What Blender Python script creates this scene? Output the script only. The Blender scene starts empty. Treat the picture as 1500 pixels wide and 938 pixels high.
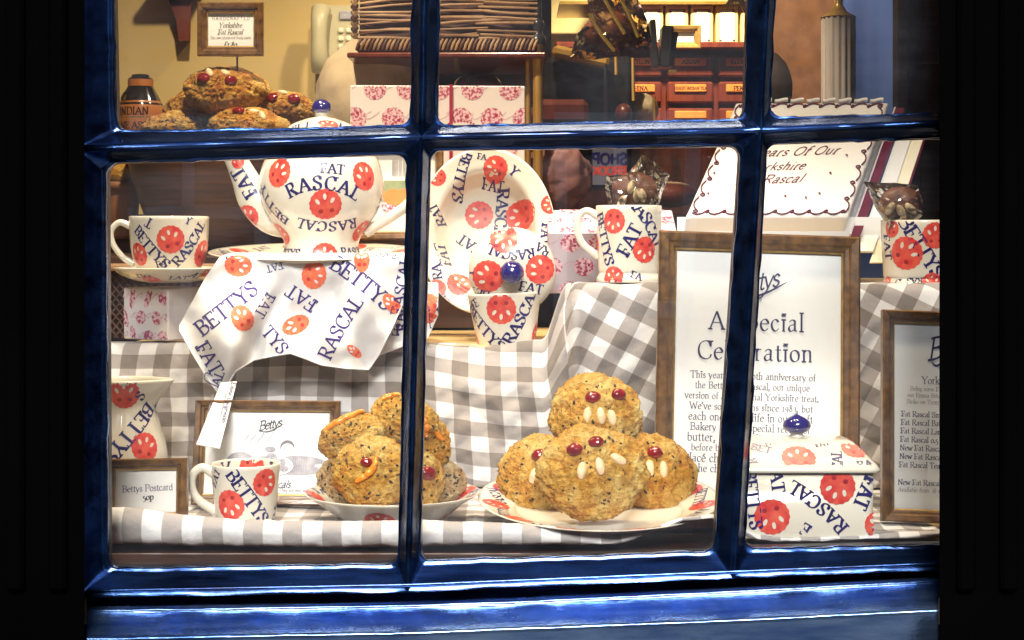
import bpy, math, random
from mathutils import Vector, Matrix, noise
R = math.radians
random.seed(7)
scene = bpy.context.scene
COL = scene.collection

# ------------------------------------------------------------------ camera
EYE = 1.40            # eye height of the photographer
F = 2400.0            # focal length in photo pixels (photo is 1500 px wide)
cam_d = bpy.data.cameras.new('camera')
cam = bpy.data.objects.new('camera', cam_d); COL.objects.link(cam)
cam.location = (0, 0, EYE); cam.rotation_euler = (R(90), 0, 0)
cam_d.sensor_width = 36; cam_d.lens = 36 * F / 1500
cam_d.shift_y = (340 - 469) / 1500
cam_d.clip_start = 0.05; cam_d.clip_end = 400
scene.camera = cam

# ------------------------------------------------------------------ sky, sun, exposure
SUN_EL, SUN_ROT = R(36), R(181)
world = bpy.data.worlds.new('World'); scene.world = world; world.use_nodes = True
wn = world.node_tree; bg = wn.nodes['Background']
sky = wn.nodes.new('ShaderNodeTexSky'); sky.sky_type = 'NISHITA'; sky.sun_disc = False
sky.sun_elevation = SUN_EL; sky.sun_rotation = SUN_ROT
wn.links.new(sky.outputs[0], bg.inputs[0]); bg.inputs[1].default_value = 0.15
sd = bpy.data.lights.new('sun', 'SUN'); sd.energy = 3.0; sd.angle = R(20); sd.color = (1, .95, .88)
sun = bpy.data.objects.new('sun', sd); COL.objects.link(sun)
sun.location = (0, -3, 8)
_sv = Vector((math.sin(SUN_ROT) * math.cos(SUN_EL), math.cos(SUN_ROT) * math.cos(SUN_EL), math.sin(SUN_EL)))
sun.rotation_euler = _sv.to_track_quat('Z', 'Y').to_euler()
scene.view_settings.view_transform = 'Standard'; scene.view_settings.look = 'None'
scene.view_settings.exposure = 1.1; scene.view_settings.gamma = 1
scene.render.engine = 'CYCLES'
scene.cycles.max_bounces = 8; scene.cycles.transparent_max_bounces = 16
scene.cycles.caustics_reflective = False; scene.cycles.caustics_refractive = False
scene.cycles.sample_clamp_indirect = 4

# ------------------------------------------------------------------ materials
MATS = {}
def rgb(c): return (c[0], c[1], c[2], 1)
def new_mat(name):
    m = bpy.data.materials.new(name); m.use_nodes = True
    MATS[name] = m
    nt = m.node_tree; b = nt.nodes['Principled BSDF']
    return m, nt, b
def N(nt, t, **kw):
    n = nt.nodes.new(t)
    for k, v in kw.items():
        if k in n.inputs: n.inputs[k].default_value = v
        else: setattr(n, k, v)
    return n
def coords(nt, scale=(1, 1, 1), out='Object'):
    tc = nt.nodes.new('ShaderNodeTexCoord'); mp = nt.nodes.new('ShaderNodeMapping')
    nt.links.new(tc.outputs[out], mp.inputs[0]); mp.inputs['Scale'].default_value = scale
    return mp.outputs[0]
def ramp(nt, fac, stops):
    r = nt.nodes.new('ShaderNodeValToRGB'); e = r.color_ramp.elements
    while len(e) < len(stops): e.new(0.5)
    for i, (p, c) in enumerate(stops):
        e[i].position = p; e[i].color = rgb(c)
    nt.links.new(fac, r.inputs[0]); return r.outputs[0]
def noise_tex(nt, vec, scale, detail=4, rough=.5):
    n = N(nt, 'ShaderNodeTexNoise'); n.inputs['Scale'].default_value = scale
    n.inputs['Detail'].default_value = detail; n.inputs['Roughness'].default_value = rough
    nt.links.new(vec, n.inputs['Vector']); return n.outputs[0]
def bump(nt, b, h, strength=.3, dist=.001):
    bn = nt.nodes.new('ShaderNodeBump'); bn.inputs['Strength'].default_value = strength
    bn.inputs['Distance'].default_value = dist
    nt.links.new(h, bn.inputs['Height']); nt.links.new(bn.outputs[0], b.inputs['Normal'])
def mix(nt, fac, a, b, mode='MIX'):
    m = nt.nodes.new('ShaderNodeMix'); m.data_type = 'RGBA'; m.blend_type = mode
    for s, v in ((0, fac), (6, a), (7, b)):
        if hasattr(v, 'is_output'): nt.links.new(v, m.inputs[s])
        elif s == 0: m.inputs[0].default_value = v
        else: m.inputs[s].default_value = rgb(v)
    return m.outputs[2]
def M_noise(name, c1, c2, scale=8, rough=.5, metal=0, bumps=0, bscale=None, stretch=(1, 1, 1), coat=0, lo=.3, hi=.7, spec=.5, bdist=.001):
    m, nt, b = new_mat(name)
    v = coords(nt, stretch)
    f = noise_tex(nt, v, scale)
    nt.links.new(ramp(nt, f, [(lo, c1), (hi, c2)]), b.inputs['Base Color'])
    b.inputs['Roughness'].default_value = rough; b.inputs['Metallic'].default_value = metal
    b.inputs['Coat Weight'].default_value = coat; b.inputs['Coat Roughness'].default_value = .1
    b.inputs['Specular IOR Level'].default_value = spec
    if bumps: bump(nt, b, noise_tex(nt, v, bscale or scale * 3, 5), bumps, bdist)
    return m

M_noise('glaze', (.72, .68, .58), (.76, .73, .64), 20, .16, coat=.6)
M_noise('navy_print', (.010, .006, .08), (.02, .014, .16), 60, .3)
M_noise('coral_print', (.60, .032, .035), (.76, .13, .08), 110, .3)
M_noise('red_print', (.25, .012, .02), (.42, .03, .04), 120, .3)
M_noise('knob_blue', (.015, .01, .12), (.025, .02, .2), 40, .08, coat=1)
M_noise('card_white', (.84, .87, .90), (.87, .90, .92), 6, .6)
M_noise('paper_white', (.85, .85, .84), (.88, .88, .87), 9, .7)
M_noise('ink_navy', (.02, .02, .09), (.03, .03, .12), 90, .6)
M_noise('ink_black', (.02, .02, .03), (.04, .04, .05), 90, .6)
M_noise('ink_grey', (.14, .13, .17), (.24, .23, .28), 60, .7)
M_noise('sketch_grey', (.30, .30, .36), (.50, .49, .55), 120, .8)
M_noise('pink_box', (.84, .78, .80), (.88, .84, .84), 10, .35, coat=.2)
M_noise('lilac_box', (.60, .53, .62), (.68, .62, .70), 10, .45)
M_noise('pink_print', (.45, .07, .16), (.86, .60, .66), 260, .4, lo=.44, hi=.54)
M_noise('pink_line', (.62, .38, .48), (.74, .55, .62), 60, .4)
M_noise('ribbon', (.35, .02, .06), (.42, .03, .08), 60, .3)
M_noise('icing', (.90, .90, .90), (.92, .92, .93), 30, .4, bumps=.15, bscale=120)
M_noise('icing_line', (.09, .004, .03), (.14, .008, .05), 60, .35)
M_noise('frame_wood', (.055, .024, .008), (.20, .10, .03), 90, .35, bumps=.2, bscale=200, coat=.3)
M_noise('frame_gilt', (.34, .20, .05), (.52, .34, .10), 120, .3, metal=.4)
M_noise('dark_wood', (.035, .014, .008), (.075, .03, .016), 12, .35, stretch=(1, 6, 12), bumps=.2, bscale=40, coat=.3)
M_noise('bowl_wood', (.05, .02, .012), (.12, .05, .03), 14, .4, stretch=(1, 1, 14), bumps=.3, bscale=30)
M_noise('mahogany', (.09, .016, .008), (.18, .035, .015), 10, .35, stretch=(8, 1, 1), coat=.4)
M_noise('pale_wood', (.62, .42, .17), (.78, .58, .28), 6, .45, stretch=(1, 8, 8))
M_noise('cream_wall', (.62, .46, .17), (.68, .52, .21), 2.5, .8, bumps=.1, bscale=40)
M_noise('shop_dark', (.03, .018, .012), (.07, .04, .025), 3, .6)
M_noise('shop_floor', (.10, .06, .04), (.16, .10, .06), 4, .5)
M_noise('jar_black', (.006, .006, .008), (.012, .012, .014), 20, .12, coat=1)
M_noise('jar_orange', (.30, .09, .015), (.42, .15, .03), 30, .35)
M_noise('gold', (.55, .35, .06), (.75, .52, .12), 30, .25, metal=.8)
M_noise('brass', (.75, .42, .08), (.90, .60, .18), 20, .38, metal=.7, stretch=(1, 1, .2))
M_noise('steel_dark', (.03, .03, .035), (.06, .06, .07), 15, .3, metal=.5)
M_noise('black_plastic', (.012, .012, .014), (.02, .02, .022), 15, .35)
M_noise('phone_plastic', (.50, .46, .28), (.56, .52, .33), 10, .4)
M_noise('wicker', (.18, .09, .04), (.50, .33, .18), 45, .55, stretch=(.2, 1, 1), bumps=.3, bscale=150)
M_noise('wicker_dark', (.05, .02, .012), (.12, .05, .03), 60, .5)
M_noise('sack_cloth', (.62, .48, .30), (.80, .68, .48), 9, .85, bumps=.6, bscale=30, bdist=.004)
M_noise('terracotta', (.20, .08, .03), (.34, .15, .06), 20, .6)
M_noise('cherry', (.13, .004, .006), (.26, .010, .012), 90, .14, coat=.7)
M_noise('almond', (.66, .47, .26), (.84, .68, .46), 110, .5, bumps=.6, bscale=150, stretch=(1, 1, .3))
M_noise('currant', (.018, .010, .008), (.05, .025, .015), 200, .5)
M_noise('orange_peel', (.80, .22, .015), (.90, .36, .04), 90, .25, coat=.5, bumps=.2, bscale=300)
M_noise('chocolate', (.12, .04, .02), (.22, .08, .04), 80, .45, bumps=.3, bscale=120)
M_noise('plate_orange', (.62, .20, .03), (.72, .27, .05), 50, .4)
M_noise('packet_cream', (.88, .70, .28), (.92, .76, .34), 12, .5)
M_noise('packet_label', (.88, .84, .66), (.92, .88, .72), 12, .5)
M_noise('skin', (.55, .30, .20), (.62, .36, .25), 12, .5)
M_noise('hair_dark', (.006, .003, .003), (.02, .01, .007), 60, .8, stretch=(6, 6, 1))
M_noise('shirt_red', (.30, .05, .04), (.40, .08, .06), 12, .8)
M_noise('trousers_dark', (.02, .02, .03), (.04, .04, .05), 12, .8)
M_noise('reflected_column', (.20, .18, .17), (.30, .27, .25), 6, .5, stretch=(8, 8, .5))
M_noise('sky_reflection_panel', (.015, .04, .17), (.09, .16, .46), 1.6, .5, stretch=(4, 4, .4))
M_noise('pilaster_black', (.0003, .0003, .0004), (.0006, .0006, .0008), 8, .8, spec=.01)
M_noise('stone_paving', (.22, .21, .19), (.32, .30, .27), 5, .8, bumps=.3, bscale=40)
M_noise('asphalt', (.04, .04, .042), (.06, .06, .062), 30, .85, bumps=.4, bscale=150)
M_noise('mortar', (.30, .28, .25), (.36, .34, .30), 8, .9)
M_noise('brick_red', (.16, .06, .04), (.26, .11, .07), 3, .85, bumps=.3, bscale=60)
M_noise('slate', (.06, .065, .08), (.10, .10, .12), 5, .6)
M_noise('white_paint', (.76, .76, .74), (.82, .82, .80), 8, .4)
M_noise('bread_board', (.30, .16, .07), (.42, .25, .12), 8, .5)
M_noise('tag_white', (.86, .87, .92), (.90, .90, .94), 8, .5)
M_noise('towel', (.80, .80, .82), (.83, .83, .84), 14, .9, bumps=.15, bscale=900)
M_noise('towel_navy', (.03, .015, .16), (.05, .03, .24), 200, .85)
M_noise('towel_coral', (.84, .12, .06), (.90, .24, .11), 200, .85)
M_noise('towel_red', (.50, .03, .03), (.62, .06, .05), 200, .85)

# navy gloss paint of the window joinery: brushed, a little worn
def paint(name, c1, c2, rough=.22):
    m, nt, b = new_mat(name)
    v = coords(nt, (3, 20, 20)); f = noise_tex(nt, v, 3, 6, .6)
    nt.links.new(ramp(nt, f, [(.32, c1), (.72, c2)]), b.inputs['Base Color'])
    v2 = coords(nt, (1, 1, 1)); f2 = noise_tex(nt, v2, 26, 5, .6)
    rr = N(nt, 'ShaderNodeMapRange'); nt.links.new(f2, rr.inputs[0])
    rr.inputs[1].default_value = .3; rr.inputs[2].default_value = .7
    rr.inputs[3].default_value = rough * .6; rr.inputs[4].default_value = rough * 1.7
    nt.links.new(rr.outputs[0], b.inputs['Roughness'])
    b.inputs['Metallic'].default_value = .93; b.inputs['IOR'].default_value = 1.5
    b.inputs['Coat Weight'].default_value = .25; b.inputs['Coat Tint'].default_value = (.7, .85, 1, 1); b.inputs['Coat Roughness'].default_value = .12; b.inputs['Coat IOR'].default_value = 1.7
    v3 = coords(nt, (6, 40, 40)); f3 = noise_tex(nt, v3, 4, 6, .65)
    ad = N(nt, 'ShaderNodeMath', operation='ADD'); nt.links.new(f3, ad.inputs[0]); nt.links.new(f2, ad.inputs[1])
    bump(nt, b, ad.outputs[0], .26, .0020)
paint('navy_paint', (.002, .007, .032), (.036, .10, .29), .10)
paint('navy_paint_worn_skylit', (.02, .08, .28), (.24, .36, .54), .17)  # sill copy: worn grey plus sky brightness lifted into the base colour
M_noise('navy_paint_dark', (.0006, .001, .005), (.001, .002, .01), 20, .4, spec=.2)

def glass(name, tint=(1, 1, 1), refl=1.0, rough=0.0, ior=1.5):
    m = bpy.data.materials.new(name); m.use_nodes = True; MATS[name] = m
    nt = m.node_tree; nt.nodes.clear()
    o = nt.nodes.new('ShaderNodeOutputMaterial'); mx = nt.nodes.new('ShaderNodeMixShader')
    t = nt.nodes.new('ShaderNodeBsdfTransparent'); t.inputs[0].default_value = rgb(tint)
    g = nt.nodes.new('ShaderNodeBsdfGlossy'); g.inputs['Roughness'].default_value = rough
    fr = nt.nodes.new('ShaderNodeFresnel'); fr.inputs[0].default_value = ior
    ml = nt.nodes.new('ShaderNodeMath'); ml.operation = 'MULTIPLY'; ml.inputs[1].default_value = refl
    nt.links.new(fr.outputs[0], ml.inputs[0]); nt.links.new(ml.outputs[0], mx.inputs[0])
    nt.links.new(t.outputs[0], mx.inputs[1]); nt.links.new(g.outputs[0], mx.inputs[2])
    nt.links.new(mx.outputs[0], o.inputs[0])
    return m
glass('window_glass', (.985, .99, .985), 1.0)
def dusty(name):                                # a breath of dust and smears on the old panes
    nt = MATS[name].node_tree; o = [n for n in nt.nodes if n.type == 'OUTPUT_MATERIAL'][0]; src = o.inputs[0].links[0].from_socket
    d = nt.nodes.new('ShaderNodeBsdfDiffuse'); d.inputs[0].default_value = (.5, .55, .65, 1); mx = nt.nodes.new('ShaderNodeMixShader')
    f = noise_tex(nt, coords(nt, (1, 1, 2.2)), 9, 7, .7); mr = N(nt, 'ShaderNodeMapRange'); nt.links.new(f, mr.inputs[0])
    mr.inputs[1].default_value = .35; mr.inputs[2].default_value = .8; mr.inputs[3].default_value = .001; mr.inputs[4].default_value = .028
    nt.links.new(mr.outputs[0], mx.inputs[0]); nt.links.new(src, mx.inputs[1]); nt.links.new(d.outputs[0], mx.inputs[2]); nt.links.new(mx.outputs[0], o.inputs[0])
dusty('window_glass')
glass('case_glass', (.93, .95, .94), 1.0)
glass('cellophane', (.96, .95, .92), 2.4, .05)
glass('cellophane_amber', (.80, .66, .44), 3.2, .08)

# gingham: flat weave print, from the cloth's own UV (metres)
def gingham(name, rot, sq=.0195):
    m, nt, b = new_mat(name)
    tc = nt.nodes.new('ShaderNodeTexCoord'); mp = nt.nodes.new('ShaderNodeMapping')
    nt.links.new(tc.outputs['UV'], mp.inputs[0]); mp.inputs['Rotation'].default_value = (0, 0, rot)
    mp.inputs['Scale'].default_value = (1 / (2 * sq),) * 3
    sp = nt.nodes.new('ShaderNodeSeparateXYZ'); nt.links.new(mp.outputs[0], sp.inputs[0])
    outs = []
    for i in (0, 1):
        fr = N(nt, 'ShaderNodeMath', operation='FRACT'); nt.links.new(sp.outputs[i], fr.inputs[0])
        pp = N(nt, 'ShaderNodeMath', operation='PINGPONG'); nt.links.new(sp.outputs[i], pp.inputs[0]); pp.inputs[1].default_value = .5
        mr = N(nt, 'ShaderNodeMapRange'); nt.links.new(pp.outputs[0], mr.inputs[0])
        mr.inputs[1].default_value = .24; mr.inputs[2].default_value = .26
        outs.append(mr.outputs[0])
    ad = N(nt, 'ShaderNodeMath', operation='ADD'); nt.links.new(outs[0], ad.inputs[0]); nt.links.new(outs[1], ad.inputs[1])
    hf = N(nt, 'ShaderNodeMath', operation='MULTIPLY'); nt.links.new(ad.outputs[0], hf.inputs[0]); hf.inputs[1].default_value = .5
    c = ramp(nt, hf.outputs[0], [(0, (.78, .79, .82)), (.5, (.40, .375, .375)), (1, (.205, .182, .172))])
    v = coords(nt); f = noise_tex(nt, v, 30, 5)
    c2 = mix(nt, .16, c, ramp(nt, f, [(.3, (.6, .6, .6)), (.7, (1, 1, 1))]), 'MULTIPLY')
    nt.links.new(c2, b.inputs['Base Color']); b.inputs['Roughness'].default_value = .9
    b.inputs['Sheen Weight'].default_value = .2
    wv = noise_tex(nt, v, 55, 4, .6)
    wv2 = noise_tex(nt, v, 900, 2, .5); bump(nt, b, wv, .45, .004)
    tc2 = nt.nodes.new('ShaderNodeTexCoord'); wx = N(nt, 'ShaderNodeTexChecker'); wx.inputs['Scale'].default_value = 1400; nt.links.new(tc2.outputs['UV'], wx.inputs[0])
    b2 = nt.nodes.new('ShaderNodeBump'); b2.inputs['Strength'].default_value = .25; b2.inputs['Distance'].default_value = .0004; nt.links.new(wx.outputs[1], b2.inputs['Height'])
    nt.links.new(b.inputs['Normal'].links[0].from_socket, b2.inputs['Normal']); nt.links.new(b2.outputs[0], b.inputs['Normal'])
gingham('gingham', 0)
gingham('gingham_diagonal', R(28))

# baked scone crust
def crust(name, base, pale, brown):
    m, nt, b = new_mat(name)
    v = coords(nt)
    f1 = noise_tex(nt, v, 38, 6, .65)
    c = ramp(nt, f1, [(.30, brown), (.46, base), (.66, pale)])
    f2 = noise_tex(nt, v, 420, 4, .65)
    sp = ramp(nt, f2, [(.325, (0, 0, 0)), (.375, (1, 1, 1))])
    c = mix(nt, sp, (.07, .045, .018), c)
    f3 = noise_tex(nt, v, 150, 5, .6)
    c = mix(nt, .38, c, ramp(nt, f3, [(.38, (.30, .20, .08)), (.55, (1, 1, 1))]), 'MULTIPLY')  # shade of pits and cracks put into the crust colour by noise
    nt.links.new(c, b.inputs['Base Color']); b.inputs['Roughness'].default_value = .6
    b.inputs['Subsurface Weight'].default_value = .0
    ms = N(nt, 'ShaderNodeMath', operation='MULTIPLY_ADD'); nt.links.new(noise_tex(nt, v, 75, 4, .6), ms.inputs[0]); ms.inputs[1].default_value = 1.6; nt.links.new(noise_tex(nt, v, 190, 9, .75), ms.inputs[2])
    bump(nt, b, ms.outputs[0], 1.0, .0075)
crust('crust', (.86, .47, .075), (.96, .72, .25), (.64, .20, .015))
crust('crust_pale', (.70, .50, .25), (.82, .68, .44), (.48, .25, .10))
crust('crust_deep', (.80, .39, .05), (.92, .62, .17), (.58, .16, .015))

# ------------------------------------------------------------------ measuring helper
def P(px, py, d):
    return Vector(((px - 750) / F * d, d, EYE + (340 - py) / F * d))
def lerp(a, b, t): return a + (b - a) * t
def interp(x, xs, ys):
    if x <= xs[0]: return ys[0]
    for i in range(1, len(xs)):
        if x <= xs[i]:
            t = (x - xs[i - 1]) / (xs[i] - xs[i - 1] or 1e-9)
            return ys[i - 1] + (ys[i] - ys[i - 1]) * t
    return ys[-1]
def smooth(t): t = max(0, min(1, t)); return t * t * (3 - 2 * t)
def catmull(pts, n=6):
    pts = [Vector(p) for p in pts]
    if len(pts) < 3: return pts
    out = []
    q = [pts[0] * 2 - pts[1]] + pts + [pts[-1] * 2 - pts[-2]]
    for i in range(1, len(q) - 2):
        p0, p1, p2, p3 = q[i - 1:i + 3]
        for k in range(n):
            t = k / n
            out.append(.5 * ((2 * p1) + (p2 - p0) * t + (2 * p0 - 5 * p1 + 4 * p2 - p3) * t * t + (3 * p1 - p0 - 3 * p2 + p3) * t ** 3))
    out.append(pts[-1]); return out

# ------------------------------------------------------------------ mesh builder
class MB:
    def __init__(s): s.v = []; s.f = []; s.m = []; s.s = []; s.mats = []; s.uv = None
    def mi(s, name):
        if name not in s.mats: s.mats.append(name)
        return s.mats.index(name)
    def add(s, verts, faces, mat, smooth=True, uv=None):
        o = len(s.v); k = s.mi(mat)
        s.v += [tuple(p) for p in verts]
        if uv is not None:
            if s.uv is None: s.uv = [(0, 0)] * o
            s.uv += uv
        elif s.uv is not None: s.uv += [(0, 0)] * len(verts)
        for f in faces:
            s.f.append(tuple(i + o for i in f)); s.m.append(k); s.s.append(smooth)
        return o
    def grid(s, rows, mat, closed=False, smooth=True, uv=None):
        n = len(rows[0]); vs = [p for r in rows for p in r]; fs = []
        for i in range(len(rows) - 1):
            for j in range(n if closed else n - 1):
                a = i * n + j; b = i * n + (j + 1) % n
                fs.append((a, b, b + n, a + n))
        s.add(vs, fs, mat, smooth, uv)
    def box(s, c, size, mat, rot=None, bevel=0):
        x, y, z = (q / 2 for q in size); c = Vector(c)
        if bevel:
            b = min(bevel, x * .9, y * .9, z * .9); vs = []; idx = {}
            for sx in (-1, 1):
                for sy in (-1, 1):
                    for sz in (-1, 1):
                        for ax in range(3):
                            p = [sx * (x - b), sy * (y - b), sz * (z - b)]
                            p[ax] = (sx * x, sy * y, sz * z)[ax]
                            idx[(sx, sy, sz, ax)] = len(vs); vs.append(Vector(p))
            fs = []
            for ax in range(3):
                o1, o2 = (ax + 1) % 3, (ax + 2) % 3
                for sg in (-1, 1):
                    q = []
                    for a, b2 in ((-1, -1), (1, -1), (1, 1), (-1, 1)):
                        k = [0, 0, 0]; k[ax] = sg; k[o1] = a; k[o2] = b2; q.append(idx[(*k, ax)])
                    fs.append(tuple(q if sg > 0 else q[::-1]))
                for a in (-1, 1):
                    for b2 in (-1, 1):
                        k1 = [0, 0, 0]; k2 = [0, 0, 0]
                        k1[ax] = -1; k2[ax] = 1; k1[o1] = k2[o1] = a; k1[o2] = k2[o2] = b2
                        q = [idx[(*k1, o1)], idx[(*k2, o1)], idx[(*k2, o2)], idx[(*k1, o2)]]
                        fs.append(tuple(q if a * b2 < 0 else q[::-1]))
            for sx in (-1, 1):
                for sy in (-1, 1):
                    for sz in (-1, 1):
                        q = [idx[(sx, sy, sz, a)] for a in range(3)]
                        fs.append(tuple(q if sx * sy * sz > 0 else q[::-1]))
        else:
            vs = [Vector((sx * x, sy * y, sz * z)) for sx in (-1, 1) for sy in (-1, 1) for sz in (-1, 1)]
            fs = [(0, 1, 3, 2), (4, 6, 7, 5), (0, 4, 5, 1), (2, 3, 7, 6), (0, 2, 6, 4), (1, 5, 7, 3)]
        if rot is not None: vs = [rot @ q for q in vs]
        s.add([q + c for q in vs], fs, mat, False)
    def revolve(s, prof, mat, seg=56, a0=0, a1=2 * math.pi, off=(0, 0, 0), wob=None):
        off = Vector(off); full = abs(a1 - a0 - 2 * math.pi) < 1e-6; n = seg if full else seg + 1
        rows = []
        for r, z in prof:
            row = []
            for j in range(n):
                a = a0 + (a1 - a0) * j / seg; rr = r * (wob(a, z) if wob else 1)
                row.append(off + Vector((rr * math.sin(a), -rr * math.cos(a), z)))
            rows.append(row)
        s.grid(rows, mat, closed=full)
    def tube(s, pts, rad, mat, seg=12, flat=1.0, ref=(0, 1, 0), caps=True):
        pts = [Vector(p) for p in pts]; n = len(pts)
        if not isinstance(rad, (list, tuple)): rad = [rad] * n
        rows = []
        for i, p in enumerate(pts):
            t = (pts[min(i + 1, n - 1)] - pts[max(i - 1, 0)]).normalized()
            b = Vector(ref) - t * t.dot(Vector(ref))
            if b.length < 1e-4: b = t.orthogonal()
            b.normalize(); c = t.cross(b)
            rows.append([p + (b * math.cos(2 * math.pi * k / seg) * flat + c * math.sin(2 * math.pi * k / seg)) * rad[i] for k in range(seg)])
        s.grid(rows, mat, closed=True)
        if caps:
            s.add(rows[0], [tuple(range(seg))[::-1]], mat); s.add(rows[-1], [tuple(range(seg))], mat)
    def ball(s, c, r, mat, nu=14, nv=9, rot=None, fn=None):
        c = Vector(c); r = Vector(r) if not isinstance(r, (int, float)) else Vector((r, r, r)); rows = []
        for i in range(nv + 1):
            th = math.pi * i / nv; row = []
            for j in range(nu):
                ph = 2 * math.pi * j / nu
                p = Vector((math.sin(th) * math.cos(ph), math.sin(th) * math.sin(ph), math.cos(th)))
                k = fn(p) if fn else 1
                q = Vector((p.x * r.x, p.y * r.y, p.z * r.z)) * k
                if rot is not None: q = rot @ q
                row.append(c + q)
            rows.append(row)
        s.grid(rows[::-1], mat, closed=True)
    def build(s, name, parent=None, loc=None, rot=None):
        me = bpy.data.meshes.new(name); me.from_pydata(s.v, [], s.f)
        for k in s.mats: me.materials.append(MATS[k])
        me.polygons.foreach_set('material_index', s.m); me.polygons.foreach_set('use_smooth', s.s)
        if s.uv is not None:
            ul = me.uv_layers.new(name='UVMap'); li = [0] * len(me.loops)
            me.loops.foreach_get('vertex_index', li)
            ul.data.foreach_set('uv', [c for i in li for c in s.uv[i]])
        me.update()
        o = bpy.data.objects.new(name, me); COL.objects.link(o)
        if parent is not None: o.parent = parent
        if loc is not None: o.location = loc
        if rot is not None: o.rotation_euler = rot
        return o
def tag(o, label, cat, group=None):
    o['label'] = label; o['category'] = cat
    if group: o['group'] = group
    return o
def thing(name, label, cat, loc=(0, 0, 0), rot=(0, 0, 0), group=None):
    o = bpy.data.objects.new(name, None); COL.objects.link(o)
    o.empty_display_size = .02; o.location = loc; o.rotation_euler = rot
    tag(o, label, cat, group); return o
def struct(name, mb, parent=None):
    o = mb.build(name, parent)
    if parent is None: o['kind'] = 'structure'
    return o
def solidify(o, t, offset=0):
    m = o.modifiers.new('thickness', 'SOLIDIFY'); m.thickness = t; m.offset = offset; return o

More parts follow.
